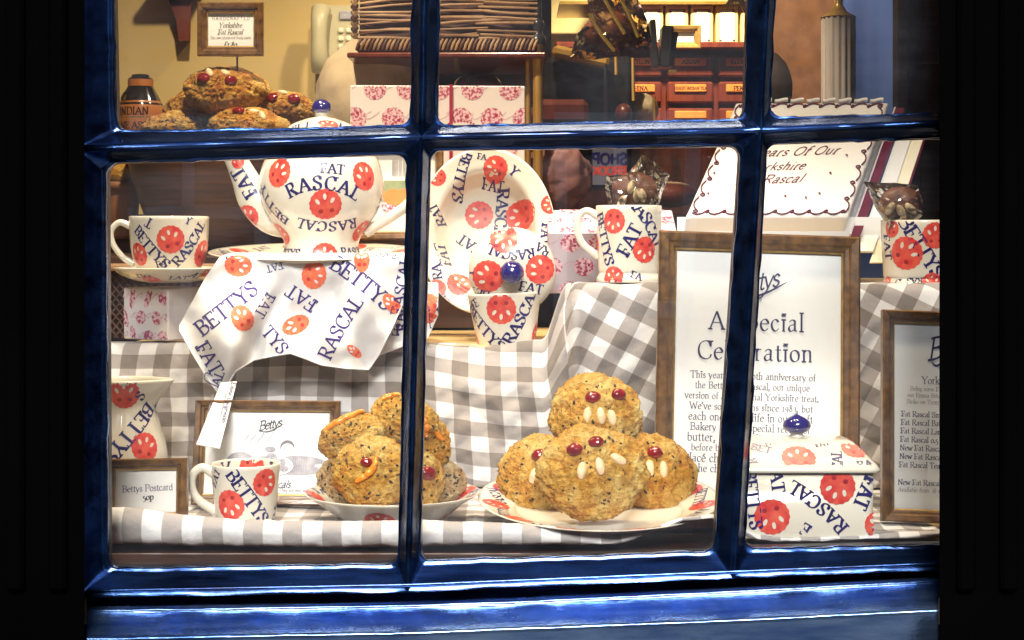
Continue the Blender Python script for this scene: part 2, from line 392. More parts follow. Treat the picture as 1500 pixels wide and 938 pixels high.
# ------------------------------------------------------------------ lettering: a serif stroke alphabet
G = {
'A': (9.2, '0.9,0 4.6,10|4.6,10 8.3,0|2.3,3.6 6.9,3.6'),
'B': (8, '1.9,0 1.9,10|~0.3,10 4.2,10 6.4,8.9 6.3,6.4 4.2,5.3 1.9,5.3|~4.2,5.3 6.9,4.3 7.1,1.4 4.6,0 0.3,0'),
'C': (8.4, '~7.5,7.4 6.7,9.4 4.7,10.1 1.8,8.6 0.8,5 1.8,1.4 4.8,-0.1 7,.8 7.9,2.6|7.7,9.9 7.5,7'),
'D': (9, '1.9,0 1.9,10|~0.3,10 4.2,10 7.6,8.6 8.4,5 7.6,1.4 4.2,0 0.3,0'),
'E': (7.6, '1.9,0 1.9,10|0.3,10 6.7,10|1.9,5.2 5.2,5.2|0.3,0 7,0'),
'F': (7.2, '1.9,0 1.9,10|0.3,10 6.7,10|1.9,5 5.2,5|0.4,0 3.6,0'),
'G': (9, '~7.6,7.4 6.7,9.4 4.7,10.1 1.8,8.6 0.8,5 1.8,1.4 4.8,-0.1 7.6,.9|7.7,4.4 7.7,.6|6,4.4 8.8,4.4'),
'H': (9.4, '1.9,0 1.9,10|7.5,0 7.5,10|1.9,5.1 7.5,5.1'),
'I': (4, '2,0 2,10'),
'K': (8.8, '1.9,0 1.9,10|7.6,10 1.9,4.6|3.6,6 8.1,0'),
'L': (7, '1.9,10 1.9,0|0.3,0 6.6,0'),
'M': (11, '1.8,0 1.8,10|1.8,10 5.5,2|5.5,2 9.2,10|9.2,10 9.2,0'),
'N': (9.6, '1.8,0 1.8,10|1.8,10 7.8,0|7.8,0 7.8,10'),
'O': (9.2, '~4.6,10.1 1.6,8.4 0.8,5 1.6,1.6 4.6,-0.1 7.6,1.6 8.4,5 7.6,8.4 4.6,10.1'),
'P': (7.6, '1.9,0 1.9,10|~0.3,10 4.2,10 6.8,9.2 6.8,6 4.2,4.9 1.9,4.9'),
'R': (8.4, '1.9,0 1.9,10|~0.3,10 4.2,10 6.6,9.2 6.6,6.2 4.2,5.1 1.9,5.1|4,5.1 7.9,0'),
'S': (6.8, '~5.8,7.6 5.2,9.5 3.3,10.1 1.2,8.9 1.2,6.9 3.3,5.4 5.5,3.9 5.6,1.3 3.4,-0.1 1.4,.4 .8,2.6|5.9,9.8 5.8,7.3|.8,2.9 .7,.2'),
'T': (8.2, '4.1,0 4.1,10|0.5,10 7.7,10'),
'U': (9, '~1.8,10 1.8,3.4 2.6,.8 4.8,-.1 6.8,.8 7.4,3.4 7.4,10|.4,10 3.2,10|6.2,10 8.6,10'),
'V': (9, '.8,10 4.5,0|4.5,0 8.2,10'),
'W': (12, '.8,10 3.7,0|3.7,0 6.2,9|6.2,9 8.6,0|8.6,0 11.2,10'),
'Y': (8.6, '.8,10 4.3,5|7.8,10 4.3,5|4.3,5 4.3,0'),
'a': (5.6, '~1,5.2 2.4,6.4 4,5.8 4.1,4 4.1,.8 5.2,.2|~4.1,3.9 1.6,3.2 .7,1.5 1.8,0 4.1,1.2'),
'b': (6.2, '~1.4,10.4 1.4,4 1.4,.4|~1.4,5 3.2,6.4 5,5.4 5.6,3.2 4.8,.8 3,-.1 1.4,.8'),
'c': (5.2, '~4.6,5 3,6.4 1.3,5.4 .7,3.2 1.4,.8 3.1,-.1 4.7,1.3'),
'd': (6.2, '~4.8,10.4 4.8,4 4.9,.2 5.8,.2|~4.8,1.2 3,-.1 1.3,.8 .7,3.2 1.4,5.4 3.2,6.4 4.8,5.2'),
'e': (5.4, '~.9,3.7 4.8,3.9 4.2,5.8 2.9,6.4 1.2,5.2 .7,3 1.4,.8 3.1,-.1 4.8,1.2'),
'f': (3.8, '~4.2,9.6 3.2,10.5 2,9.4 1.8,6 1.8,0|.5,6.2 3.7,6.2|.7,0 3,0'),
'g': (5.6, '~2.8,6.4 1.2,5.6 1.1,3.2 2.8,2.5 4.4,3.3 4.4,5.6 2.8,6.4 |~2,2.6 1.1,1.4 2.4,.4 4.6,.1 5,-1.8 3,-3 .8,-2.2 1,-.6 2.2,.4|4.2,6 5.5,6.4'),
'h': (6.4, '1.4,10.4 1.4,0|~1.4,4.8 3,6.3 4.6,6 4.9,4 4.9,0|4,0 5.9,0'),
'i': (3, '1.5,6.3 1.5,0|.6,0 2.5,0|1.4,8.6 1.6,9.6'),
'j': (3, '~1.8,6.3 1.8,0 1.4,-2.4 0,-3|1.7,8.6 1.9,9.6'),
'k': (6, '1.4,10.4 1.4,0|5,6.2 1.4,2.8|2.6,3.8 5.6,0'),
'l': (3, '1.5,10.4 1.5,0'),
'm': (9.4, '1.4,6.3 1.4,0|~1.4,4.8 3,6.3 4.4,6 4.7,4 4.7,0|~4.7,4.8 6.2,6.3 7.7,6 8,4 8,0|3.9,0 5.5,0|7.2,0 8.9,0'),
'n': (6.4, '1.4,6.3 1.4,0|~1.4,4.8 3,6.3 4.6,6 4.9,4 4.9,0|4,0 5.9,0'),
'o': (6, '~3,6.4 1.3,5.4 .7,3.2 1.3,.9 3,-.1 4.7,.9 5.3,3.2 4.7,5.4 3,6.4'),
'p': (6.2, '1.4,6.3 1.4,-3|~1.4,5 3.2,6.4 5,5.4 5.6,3.2 4.8,.8 3,-.1 1.4,.8'),
'q': (6.2, '4.8,6.3 4.8,-3|~4.8,5.2 3.2,6.4 1.4,5.4 .7,3.2 1.3,.8 3,-.1 4.8,1.2'),
'r': (4.4, '1.4,6.3 1.4,0|~1.4,4.4 2.6,6.1 4,6.2|.6,0 2.7,0'),
's': (4.6, '~3.9,5 2.4,6.4 1,5.2 1.3,3.8 3.2,2.8 4,1.4 2.4,-.1 .7,1.2'),
't': (3.8, '~1.8,8.6 1.8,4 1.9,.8 2.8,-.1 3.8,.6|.4,6.2 3.6,6.2'),
'u': (6.4, '~1.4,6.3 1.4,2 2.2,.1 3.6,0 4.9,1.4|4.9,6.3 4.9,.2|.5,6.2 1.6,6.2'),
'v': (5.8, '.6,6.3 3,0|3,0 5.2,6.3'),
'w': (8.4, '.6,6.3 2.6,0|2.6,0 4.3,5.8|4.3,5.8 6,0|6,0 8,6.3'),
'x': (5.8, '.8,6.3 5,0|5,6.3 .8,0'),
'y': (5.8, '.6,6.3 3,0|~5.2,6.3 3,0 2,-2.4 .6,-3'),
'z': (5.2, '.8,6.2 4.6,6.2|4.6,6.2 .8,.1|.8,.1 4.6,.1'),
'0': (6, '~3,6.4 1.3,5.4 .7,3.2 1.3,.9 3,-.1 4.7,.9 5.3,3.2 4.7,5.4 3,6.4'),
'1': (4, '2,6.3 2,0'),
'3': (5.2, '~1,6 3,6.4 4.2,4.8 2.4,3.2 4.6,2 4.2,-1.6 2.2,-3 .8,-2.4'),
'4': (6, '4.2,-3 4.2,6.4|4.2,6.4 .6,0|.6,0 5.6,0'),
'5': (5.4, '1.4,6.2 4.4,6.2|1.4,6.2 1.2,2.8|~1.2,2.8 3.6,3 4.6,.4 3.4,-2.6 .8,-2.6'),
'8': (5.8, '~2.9,9.6 1.2,8 2.9,5.4 4.8,2.6 2.9,-.1 1,2.6 2.9,5.4 4.6,8 2.9,9.6'),
'9': (5.6, '~4.6,4 2.8,2 1,4 2.8,6.3 4.7,4.6 4,-.4 1.4,-3'),
'£': (6.4, '~5.4,8.4 4,10 2.4,8.4 2.4,3 1,.2 3.4,.4 5.8,.2|1,4.8 4.6,4.8'),
'.': (2.6, '1.2,0 1.3,.9'), ',': (2.6, '1.5,.8 .8,-1.6'), "'": (2.4, '1.3,10 1.1,8'), '-': (4, '.6,3.2 3.2,3.2'),
'(': (3, '~2.4,10 .8,5 2.4,-1'), ')': (3, '~.6,10 2.2,5 .6,-1'), ' ': (3.6, ''),
'é': (5.4, '~.9,3.7 4.8,3.9 4.2,5.8 2.9,6.4 1.2,5.2 .7,3 1.4,.8 3.1,-.1 4.8,1.2|2.6,7.6 3.8,9.2'),
}
_gc = {}
def glyph(ch, n=5):
    if (ch, n) in _gc: return _gc[(ch, n)]
    w, st = G.get(ch, G[' ']); out = []
    for part in st.split('|'):
        part = part.strip()
        if not part: continue
        sp = part[0] == '~'
        pts = [tuple(float(q) for q in p.split(',')) for p in part.lstrip('~').split()]
        p3 = [Vector((a, b)) for a, b in pts]
        if sp: out.append((catmull(p3, n), True))
        else:
            q = []
            for a, b in zip(p3, p3[1:]):
                m = 3
                for k in range(m): q.append(a.lerp(b, k / m))
            q.append(p3[-1]); out.append((q, False))
    # serifs on the free ends of straight strokes
    ser = []
    for i, (q, sp) in enumerate(out):
        if sp: continue
        for e, e2 in ((q[0], q[1]), (q[-1], q[-2])):
            free = True
            for j, (q2, _) in enumerate(out):
                if j != i and min((e - z).length for z in q2) < .9: free = False
            if not free: continue
            dr = (e2 - e).normalized()
            if abs(dr.y) > .4: ser.append((e, 'h'))
            elif len(q) and ch in 'TEFLZCSG': ser.append((e, 'v'))
    _gc[(ch, n)] = (w, out, ser); return _gc[(ch, n)]
def text_width(s, size, track=0): return sum(G.get(c, G[' '])[0] + track for c in s) * size / 10
_lay = [0]
def ribbon(mb, fmap, pts, wfn, mat):
    n = len(pts); vs = []; fs = []; ok = []
    _lay[0] = (_lay[0] + 1) % 13; off = .00018 + _lay[0] * .000006
    for i, p in enumerate(pts):
        t = pts[min(i + 1, n - 1)] - pts[max(i - 1, 0)]
        if t.length < 1e-9: t = Vector((1, 0))
        t.normalize(); nn = Vector((-t.y, t.x)); w = wfn(t, i / max(1, n - 1)) / 2
        for sg in (-1, 1):
            q = p + nn * w * sg; m = fmap(q.x, q.y, off)
            ok.append(m is not None); vs.append(m if m is not None else (0, 0, 0))
    for i in range(n - 1):
        a = 2 * i; f = (a, a + 2, a + 3, a + 1)
        if all(ok[k] for k in f): fs.append(f)
    used = sorted({k for f in fs for k in f}); mp = {k: i for i, k in enumerate(used)}
    if fs: mb.add([vs[k] for k in used], [tuple(mp[k] for k in f) for f in fs], mat)
def text(mb, chart, anchor, s, rot, size, mat='navy_print', weight=1.5, thin=.55, serif=True, slant=0, curve=0, align='c', track=0, n=5, wob=0):
    """lettering laid on a surface; rot in degrees, size = cap height in metres, curve = turn per metre"""
    k = size / 10; L = text_width(s, size, track); t = -L / 2 if align == 'c' else (0 if align == 'l' else -L)
    def pos(t):
        if abs(curve) < 1e-6: a = R(rot); return Vector((math.cos(a) * t, math.sin(a) * t)), a
        a = R(rot) + curve * t; a0 = R(rot)
        return Vector(((math.sin(a) - math.sin(a0)) / curve, -(math.cos(a) - math.cos(a0)) / curve)), a
    for ch in s:
        w, st, ser = glyph(ch, n); w2 = (w + track) * k
        p, a = pos(t + w2 / 2)
        if wob: a += R(random.uniform(-wob, wob)) * 3
        ca, sa = math.cos(a), math.sin(a); cy = size * .5
        def fmap(x, y, off, p=p, ca=ca, sa=sa, w=w):
            lx = (x - w / 2 + slant * (y - 5)) * k; ly = (y - 5) * k
            return chart.map(anchor, p.x + lx * ca - ly * sa, p.y + lx * sa + ly * ca, off)
        for pts, sp in st:
            wf = (lambda t_, u: max(thin, weight * abs(t_.y * math.cos(.42) - t_.x * math.sin(.42)))) if serif else (lambda t_, u: weight)
            ribbon(mb, fmap, pts, wf, mat)
        if serif:
            hs = 1.15 * max(.8, weight * .72) + .25
            for e, kd in ser:
                if kd == 'h': ribbon(mb, fmap, [e + Vector((-hs, 0)), e, e + Vector((hs, 0))], lambda t_, u: .62 + weight * .18, mat)
                else:
                    sgn = -1 if e.y > 2.5 else 1
                    ribbon(mb, fmap, [e + Vector((0, .3 * -sgn)), e + Vector((.1, 2.0 * sgn))], lambda t_, u: lerp(1.2, .7, u), mat)
        t += w2
def disc(mb, chart, anchor, cx, cy, rx, ry, rot, mat, off, seg=16, rings=(0.001, .55, 1), scallop=0):
    ca, sa = math.cos(rot), math.sin(rot); vs = []; ok = []
    for r in rings:
        for j in range(seg):
            a = 2 * math.pi * j / seg; q = r * (1 + scallop * math.cos(a * 17) * (r > .9))
            x, y = rx * q * math.cos(a), ry * q * math.sin(a)
            m = chart.map(anchor, cx + x * ca - y * sa, cy + x * sa + y * ca, off)
            ok.append(m is not None); vs.append(m if m is not None else (0, 0, 0))
    fs = []
    for i in range(len(rings) - 1):
        for j in range(seg):
            a = i * seg + j; b = i * seg + (j + 1) % seg; f = (a, a + seg, b + seg, b)
            if all(ok[k] for k in f): fs.append(f)
    used = sorted({k for f in fs for k in f}); mp = {k: i for i, k in enumerate(used)}
    if fs: mb.add([vs[k] for k in used], [tuple(mp[k] for k in f) for f in fs], mat)
def motif(mb, chart, anchor, r, rot=0, sx=1, style='coral', cx=0, cy=0):
    """printed round bun: two cherries and three almonds"""
    red, main, white = {'coral': ('red_print', 'coral_print', 'glaze'), 'towel': ('towel_red', 'towel_coral', 'towel'),
                        'pink': ('ribbon', 'pink_print', 'pink_box')}[style]
    a = R(rot)
    disc(mb, chart, anchor, cx, cy, r * sx, r, a, main, .00022, 68, (.001, .3, .6, .85, 1), .028)
    ca, sa = math.cos(a), math.sin(a)
    for x, y in ((-.33, -.42), (.36, -.40)):
        disc(mb, chart, anchor, cx + (x * sx * ca - y * sa) * r, cy + (x * sx * sa + y * ca) * r, .15 * r, .14 * r, a, red, .00034, 12)
    if style == 'pink': return
    for x, y, b in ((-.48, .22, .5), (-.02, .52, 0), (.44, .26, -.6)):
        disc(mb, chart, anchor, cx + (x * sx * ca - y * sa) * r, cy + (x * sx * sa + y * ca) * r, .11 * r, .2 * r, a + b, white, .00036, 12)

# ------------------------------------------------------------------ charts (surface coordinates for the print)
class Chart:
    M = None
    def ray(s, px, py):
        Mi = s.M.inverted(); o = Mi @ Vector((0, 0, EYE)); q = Mi @ P(px, py, 1.0); return o, (q - o).normalized()
class RevChart(Chart):
    def __init__(s, prof, M, k):
        s.M = M; s.k = k; s.p = prof; s.L = [0]
        for a, b in zip(prof, prof[1:]): s.L.append(s.L[-1] + math.hypot(b[0] - a[0], b[1] - a[1]))
        s.r = [q[0] for q in prof]; s.z = [q[1] for q in prof]
    def map(s, an, a, b, off):
        v = an[1] + b
        if v < 0 or v > s.L[-1]: return None
        r = interp(v, s.L, s.r); z = interp(v, s.L, s.z); e = .0012
        dr = interp(v + e, s.L, s.r) - interp(v - e, s.L, s.r); dz = interp(v + e, s.L, s.z) - interp(v - e, s.L, s.z)
        l = math.hypot(dr, dz) or 1; nr, nz = dz / l, -dr / l
        th = an[0] + a / max(r, .004); rr = r + nr * off
        return Vector((rr * math.sin(th), -rr * math.cos(th), z + nz * off))
    def at(s, px, py):
        o, d = s.ray(px, py); best = None
        for i in range(2600):
            t = 1.3 + i * .0006
            q = o + d * t; zmin, zmax = s.z[0], s.z[-1]
            if zmin - .002 <= q.z <= zmax + .002:
                v = interp(q.z, s.z, s.L); r = interp(v, s.L, s.r)
                g = math.hypot(q.x, q.y) - r
                if g <= 0: return (math.atan2(q.x, -q.y), v)
                if best is None or g < best[0]: best = (g, (math.atan2(q.x, -q.y), v))
        return best[1] if best else (0, s.L[-1] / 2)
class PolarChart(Chart):
    """print inside / on top of a dish or dome: planar position -> distance along the profile from the centre"""
    def __init__(s, prof, M, k, sign=1):
        s.M = M; s.k = k; s.L = [0]; s.sign = sign
        for a, b in zip(prof, prof[1:]): s.L.append(s.L[-1] + math.hypot(b[0] - a[0], b[1] - a[1]))
        s.r = [q[0] for q in prof]; s.z = [q[1] for q in prof]
    def map(s, an, a, b, off):
        x, y = an[0] + a, an[1] + b; rho = math.hypot(x, y)
        if rho > s.r[-1]: return None
        z = interp(rho, s.r, s.z); e = .0015
        dz = (interp(rho + e, s.r, s.z) - interp(rho - e, s.r, s.z)) / (2 * e); l = math.sqrt(1 + dz * dz)
        ux, uy = (x / rho, y / rho) if rho > 1e-6 else (1, 0)
        return Vector((x - ux * dz / l * off, y - uy * dz / l * off, z + off / l))
    def at(s, px, py):
        o, d = s.ray(px, py)
        zc = s.z[-1]; t = (zc - o.z) / d.z; q = o + d * t
        for _ in range(6):
            zc = interp(math.hypot(q.x, q.y), s.r, s.z); t = (zc - o.z) / d.z; q = o + d * t
        return (q.x, q.y)
class PlaneChart(Chart):
    def __init__(s, o, u, v, w, h, M, k):
        s.o = Vector(o); s.u = Vector(u).normalized(); s.v = Vector(v).normalized(); s.w = w; s.h = h; s.M = M; s.k = k; s.n = s.u.cross(s.v)
    def map(s, an, a, b, off):
        x, y = an[0] + a, an[1] + b
        if x < 0 or y < 0 or x > s.w or y > s.h: return None
        return s.o + s.u * x + s.v * y + s.n * off
    def at(s, px, py):
        o, d = s.ray(px, py); t = (s.o - o).dot(s.n) / d.dot(s.n); q = o + d * t - s.o
        return (q.dot(s.u), q.dot(s.v))
class SheetChart(Chart):
    """cloth: fn(a, b) in photo-pixel units of the cloth's own plane"""
    def __init__(s, fn, k): s.fn = fn; s.k = k
    def map(s, an, a, b, off):
        return s.fn(an[0] + a / s.k, an[1] - b / s.k, off)
    def at(s, px, py): return (px, py)
def prints(mb, ch, items, style='coral', mat='navy_print', weight=2.25):
    for it in items:
        if it[0] == 'c':
            _, px, py, r, rot = it[:5]; motif(mb, ch, ch.at(px, py), r * ch.k, rot, it[5] if len(it) > 5 else 1, style)
        else:
            _, s, px, py, rot, size = it[:6]; cv = it[6] if len(it) > 6 else 0
            text(mb, ch, ch.at(px, py), s, rot, size * ch.k, mat, weight, .95, True, curve=cv / ch.k, track=it[7] if len(it) > 7 else .3)
def mat_of(loc, rot=(0, 0, 0)):
    from mathutils import Euler
    return Matrix.Translation(Vector(loc)) @ Euler(rot, 'XYZ').to_matrix().to_4x4()
def prof(pts, n=5): return [(max(0.0001, p.x), p.y) for p in catmull([Vector(p) for p in pts], n)]

# ================================================================== STREET AND BUILDING SHELL
WD = 1.50                                   # distance of the window glass
def quad(mb, pts, mat): mb.add(pts, [tuple(range(len(pts)))], mat, False)

mb = MB(); mb.box((0, -20, -.15), (300, 300, .3), 'asphalt'); struct('ground', mb)
mb = MB(); mb.box((0, -3.3, .01), (60, 6.2, .05), 'asphalt'); struct('road', mb)
mb = MB(); mb.box((0, .63, .07), (60, 1.5, .14), 'stone_paving', bevel=.01); struct('pavement', mb)
mb = MB(); mb.box((0, -7.2, .07), (60, 1.5, .14), 'stone_paving', bevel=.01); struct('pavement', mb)

# room behind the window (shell of the shop)
mb = MB(); mb.box((0, 3.4, .2), (3.2, 3.7, .1), 'shop_floor'); struct('floor', mb)
mb = MB(); mb.box((0, 3.4, 2.62), (3.2, 3.7, .1), 'cream_wall'); struct('ceiling', mb)
mb = MB(); mb.box((-1.55, 3.4, 1.4), (.1, 3.7, 2.34), 'cream_wall'); struct('wall_left', mb)
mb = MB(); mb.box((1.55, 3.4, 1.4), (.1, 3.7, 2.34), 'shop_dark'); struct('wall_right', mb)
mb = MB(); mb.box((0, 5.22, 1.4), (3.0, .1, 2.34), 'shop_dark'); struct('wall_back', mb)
mb = MB(); mb.box((-.83, 3.05, 1.4), (1.36, .06, 2.34), 'cream_wall'); tag(mb.build('partition_wall'), 'cream painted wall behind the scone pile and the telephone', 'wall')

# dark timber shopfront around the window
mb = MB()
mb.box((0, 1.53, .62), (3.2, .08, .74), 'pilaster_black')
mb.box((0, 1.53, 2.35), (3.2, .08, .80), 'pilaster_black')
struct('wall_front', mb)
for sx, lab in ((-1, 'black painted timber post left of the shop window'), (1, 'black painted timber post right of the shop window')):
    t = thing('shopfront_post', lab, 'post', (sx * .3645 + sx * .14, 1.45, .14), group='black posts either side of the window')
    mb = MB(); xi = -sx * .1341; xb = xi + sx * .0250; xo = sx * .14
    xo = sx * -.052
    sec = [(xi, -.03), (xb, .062), (xo, .062), (xo, -.03)]
    mb.add([(x_, y_, z_) for z_ in (.9, 2.6) for x_, y_ in sec], [(0, 1, 2, 3), (7, 6, 5, 4), (0, 4, 5, 1), (1, 5, 6, 2), (2, 6, 7, 3), (3, 7, 4, 0)], 'pilaster_black', False); mb.build('shaft', t)
    mb = MB(); mb.box((-sx * .096, -.0, .45), (.09, .12, .90), 'pilaster_black', bevel=.006); mb.build('base', t)
    for sgx in (-sx * .112, -sx * .075):
        mb = MB(); mb.box((sgx, -.034, 1.75), (.016, .010, 1.6), 'pilaster_black', bevel=.003); mb.build('moulding', t)

for sx, lab in ((-1, 'wide plain shop pane added beyond the left post for daylight'), (1, 'wide plain shop pane added beyond the right post for daylight')):
    t = thing('added_side_window', lab, 'window', (sx * 1.005, 1.51, .99), group='plain shop panes added beyond the posts for daylight')  # openings added so daylight gets past the posts
    mb = MB(); mb.box((0, 0, .48), (1.06, .004, .96), 'window_glass'); mb.build('pane', t)
    for z in (.01, .945): mb = MB(); mb.box((0, 0, z), (1.09, .05, .03), 'navy_paint', bevel=.004); mb.build('rail', t)
    for x in (-.53, .53): mb = MB(); mb.box((x, 0, .48), (.03, .05, .96), 'navy_paint', bevel=.004); mb.build('stile', t)

# houses over the street (seen only as reflections)
def house(x, w, h, wallm, lab):
    t = thing('terraced_house', lab, 'house', (x, -8.0, 0), group='houses over the street')
    mb = MB(); mb.box((0, -2.5, h / 2), (w, 5, h), wallm); mb.build('wall', t)
    mb = MB(); mb.add([(-w / 2, .2, h), (w / 2, .2, h), (w / 2, -2.5, h + 1.6), (-w / 2, -2.5, h + 1.6), (-w / 2, -5.2, h), (w / 2, -5.2, h)], [(0, 1, 2, 3), (3, 2, 5, 4)], 'slate', False); mb.build('roof', t)
    for i in range(2):
        for fl in range(max(1, int(h // 2.7))):
            mb = MB(); cx = -w / 4 + i * w / 2; cz = 1.5 + fl * 2.7
            mb.box((cx, .03, cz), (1.0, .08, 1.4), 'white_paint', bevel=.01); wi = mb.build('window', t)
            for a in (-.22, .22):
                for b in (-.31, .31):
                    mb = MB(); mb.box((cx + a, .065, cz + b), (.36, .03, .54), 'jar_black'); mb.build('pane', wi)
    mb = MB(); mb.box((0, .03, .95), (.7, .06, 1.9), 'navy_paint_dark', bevel=.01); mb.build('door', t)
house(-6.7, 6.0, 6.0, 'slate', 'dark grey house over the street, tallest of the three')
house(-.70, 5.8, 5.6, 'brick_red', 'low brick house over the street, middle of the three')
for sx in (-1, 1):  # unseen houses added to keep low sky out of the bar reflections
    t = thing('added_end_house', ('dark house added at the left street end to block low sky', 'dark house added at the right street end to block low sky')[sx > 0], 'house', (sx * 11.5, -3.6, 0), group='added houses blocking the low sky')
    mb = MB(); mb.box((0, 0, 4), (3, 12, 8), 'slate'); mb.build('wall', t)
    mb = MB(); mb.box((0, 0, 8.3), (3.4, 12.3, .6), 'slate', bevel=.2); mb.build('roof', t)
house(5.13, 5.0, 6.0, 'slate', 'dark grey house over the street, beyond the gap')

# ================================================================== THE WINDOW
win = thing('shop_window', 'small paned shop window with thick navy gloss glazing bars', 'window', (0, WD, 0))
def W(px, py, dy=0.0):                       # a point of the window plane, relative to the window
    return Vector(((px - 750) / F * WD, -dy, EYE + (340 - py) / F * WD))
def unit_loop(rad_x, rad_y, n_arc=7, n_edge=26):
    pts = []
    cs = [((1 - rad_x), (1 - rad_y), 0), (rad_x, (1 - rad_y), 90), (rad_x, rad_y, 180), ((1 - rad_x), rad_y, 270)]
    for i, (cx, cy, a0) in enumerate(cs):
        arc = [(cx + rad_x * math.cos(R(a0 + 90 * k / n_arc)), cy + rad_y * math.sin(R(a0 + 90 * k / n_arc))) for k in range(n_arc + 1)]
        pts += arc
        nx, ny, b0 = cs[(i + 1) % 4]; e = (nx + rad_x * math.cos(R(b0)), ny + rad_y * math.sin(R(b0)))
        for k in range(1, n_edge): pts.append((lerp(arc[-1][0], e[0], k / n_edge), lerp(arc[-1][1], e[1], k / n_edge)))
    return pts
def bil(q, u, v):                             # q = TL, TR, BR, BL ; v up
    tl, tr, br, bl = [Vector(p) for p in q]
    return bl.lerp(br, u).lerp(tl.lerp(tr, u), v)
def wedge_wobble(p, s, amp):
    return Vector((noise.noise(Vector((p.x * .02 * s, p.y * .02 * s, 3.1))), noise.noise(Vector((p.x * .02 * s, p.y * .02 * s, 9.7))))) * amp
CELLS = {   # inner opening, outer crest quads in photo pixels
 'u1': (((160, -400), (609, -400), (601, 184), (172, 192)), ((124, -416), (630, -416), (620, 203), (124, 221))),
 'u2': (((652, -400), (1106, -400), (1089, 175), (641, 184)), ((630, -416), (1136, -416), (1108, 193), (620, 203))),
 'u3': (((1152, -400), (1400, -400), (1392, 165), (1127, 172)), ((1136, -416), (1420, -416), (1420, 181), (1108, 193))),
 'l1': (((157, 240), (596, 227), (583, 824), (160, 830)), ((124, 221), (620, 203), (600, 858), (124, 866))),
 'l2': (((631, 221), (1084, 215), (1045, 806), (616, 820)), ((620, 203), (1108, 193), (1068, 838), (600, 858))),
 'l3': (((1123, 212), (1392, 203), (1392, 796), (1090, 802)), ((1108, 193), (1420, 181), (1420, 824), (1068, 838))),
}
PROF = [(0, 0), (0, .0055), (.05, .0075), (.13, .0072), (.20, .0095), (.42, .0150), (.64, .0215), (.76, .0255), (.86, .0275), (1, .0282)]
random.seed(3)
for key, (inner, outer) in CELLS.items():
    mb = MB(); rows = []
    w = inner[1][0] - inner[0][0]; h = inner[2][1] - inner[1][1]
    base = unit_loop(16 / w, 16 / h); out = unit_loop(1e-5, 1e-5)
    for t, dy in PROF:
        row = []
        for k, (u, v) in enumerate(base):
            a = bil(inner, u, v); a += wedge_wobble(a, 2.2, 2.6 * (1 - t)) + wedge_wobble(a, 9, 1.5 * (1 - t))
            b = bil(outer, *out[k]); p = a.lerp(b, t)
            q = wedge_wobble(p, 5, .9 * (1 - abs(2 * t - 1))) if t < 1 else Vector((0, 0))
            dd = dy + (noise.noise(Vector((p.x * .03, p.y * .03, 1))) * .0010 + noise.noise(Vector((p.x * .12, p.y * .12, 5))) * .0006) * (t > 0) * (t < 1)
            row.append(W(p.x + q.x, p.y + q.y, dd))
        rows.append(row)
    mb.grid(rows, 'navy_paint', closed=True)
    mb.build('glazing_bar', win)
    # rebate behind the glass and the pane itself
    mb = MB(); rows = []
    for t, dy in ((0, -.0005), (0, -.012), (1, -.012)):
        rows.append([W(*(bil(inner, u, v).lerp(bil(outer, *out[k]), t)), dy) for k, (u, v) in enumerate(base)])
    mb.grid(rows[::-1], 'navy_paint_dark', closed=True); mb.build('rebate', win)
    mb = MB()
    f = [W(*bil(inner, u, v), .0012) for u, v in ((-.012, -.01), (1.012, -.01), (1.012, 1.01), (-.012, 1.01))]
    b = [p + Vector((0, .0028, 0)) for p in f]
    # old hand-made glass: very slightly uneven sheet
    n = 10; fr = []; bk = []
    for i in range(n + 1):
        rf, rb = [], []
        for j in range(n + 1):
            p = W(*bil(inner, -.012 + 1.024 * j / n, -.01 + 1.02 * i / n), .0012)
            dd = noise.noise(Vector((p.x * 7, p.z * 7, ord(key[1])))) * .00035
            rf.append(p + Vector((0, dd, 0))); rb.append(p + Vector((0, dd + .0028, 0)))
        fr.append(rf); bk.append(rb[::-1])
    mb.grid(fr, 'window_glass'); mb.grid(bk, 'window_glass')
    mb.build('pane', win)
# bottom rail face, sill board, head
def polyrow(xs, ys, d): 
    return [Vector(((x - 750) / F * d, d - WD, EYE + (340 - y) / F * d)) for x, y in zip(xs, ys)]
XS = [127 + i * (1375 - 127) / 90 for i in range(91)]
def ly(pts, x, amp=0, seed=0):
    return interp(x, [p[0] for p in pts], [p[1] for p in pts]) + amp * noise.noise(Vector((x * .02, seed, 0))) + amp * .5 * noise.noise(Vector((x * .08, seed, 4)))
CR = [(118, 866), (600, 857), (1068, 838), (1390, 825)]
UN = [(118, 889), (600, 881), (750, 876), (1065, 861), (1390, 844)]
LO = [(118, 935), (600, 926), (750, 920), (1065, 908), (1390, 892)]
mb = MB(); rows = []
for src, dy, d, amp, sd_ in ((CR, -1.5, 1.4718, 0, 1), (CR, 1.5, 1.4705, .8, 1), (CR, 4, 1.474, .8, 2), (CR, 12, 1.492, .6, 3), (UN, 3, 1.494, .6, 4)):
    rows.append(polyrow(XS, [ly(src, x, amp, sd_) + dy for x in XS], d))
mb.grid(rows[::-1], 'navy_paint'); mb.build('bottom_rail', win)
mb = MB(); rows = []
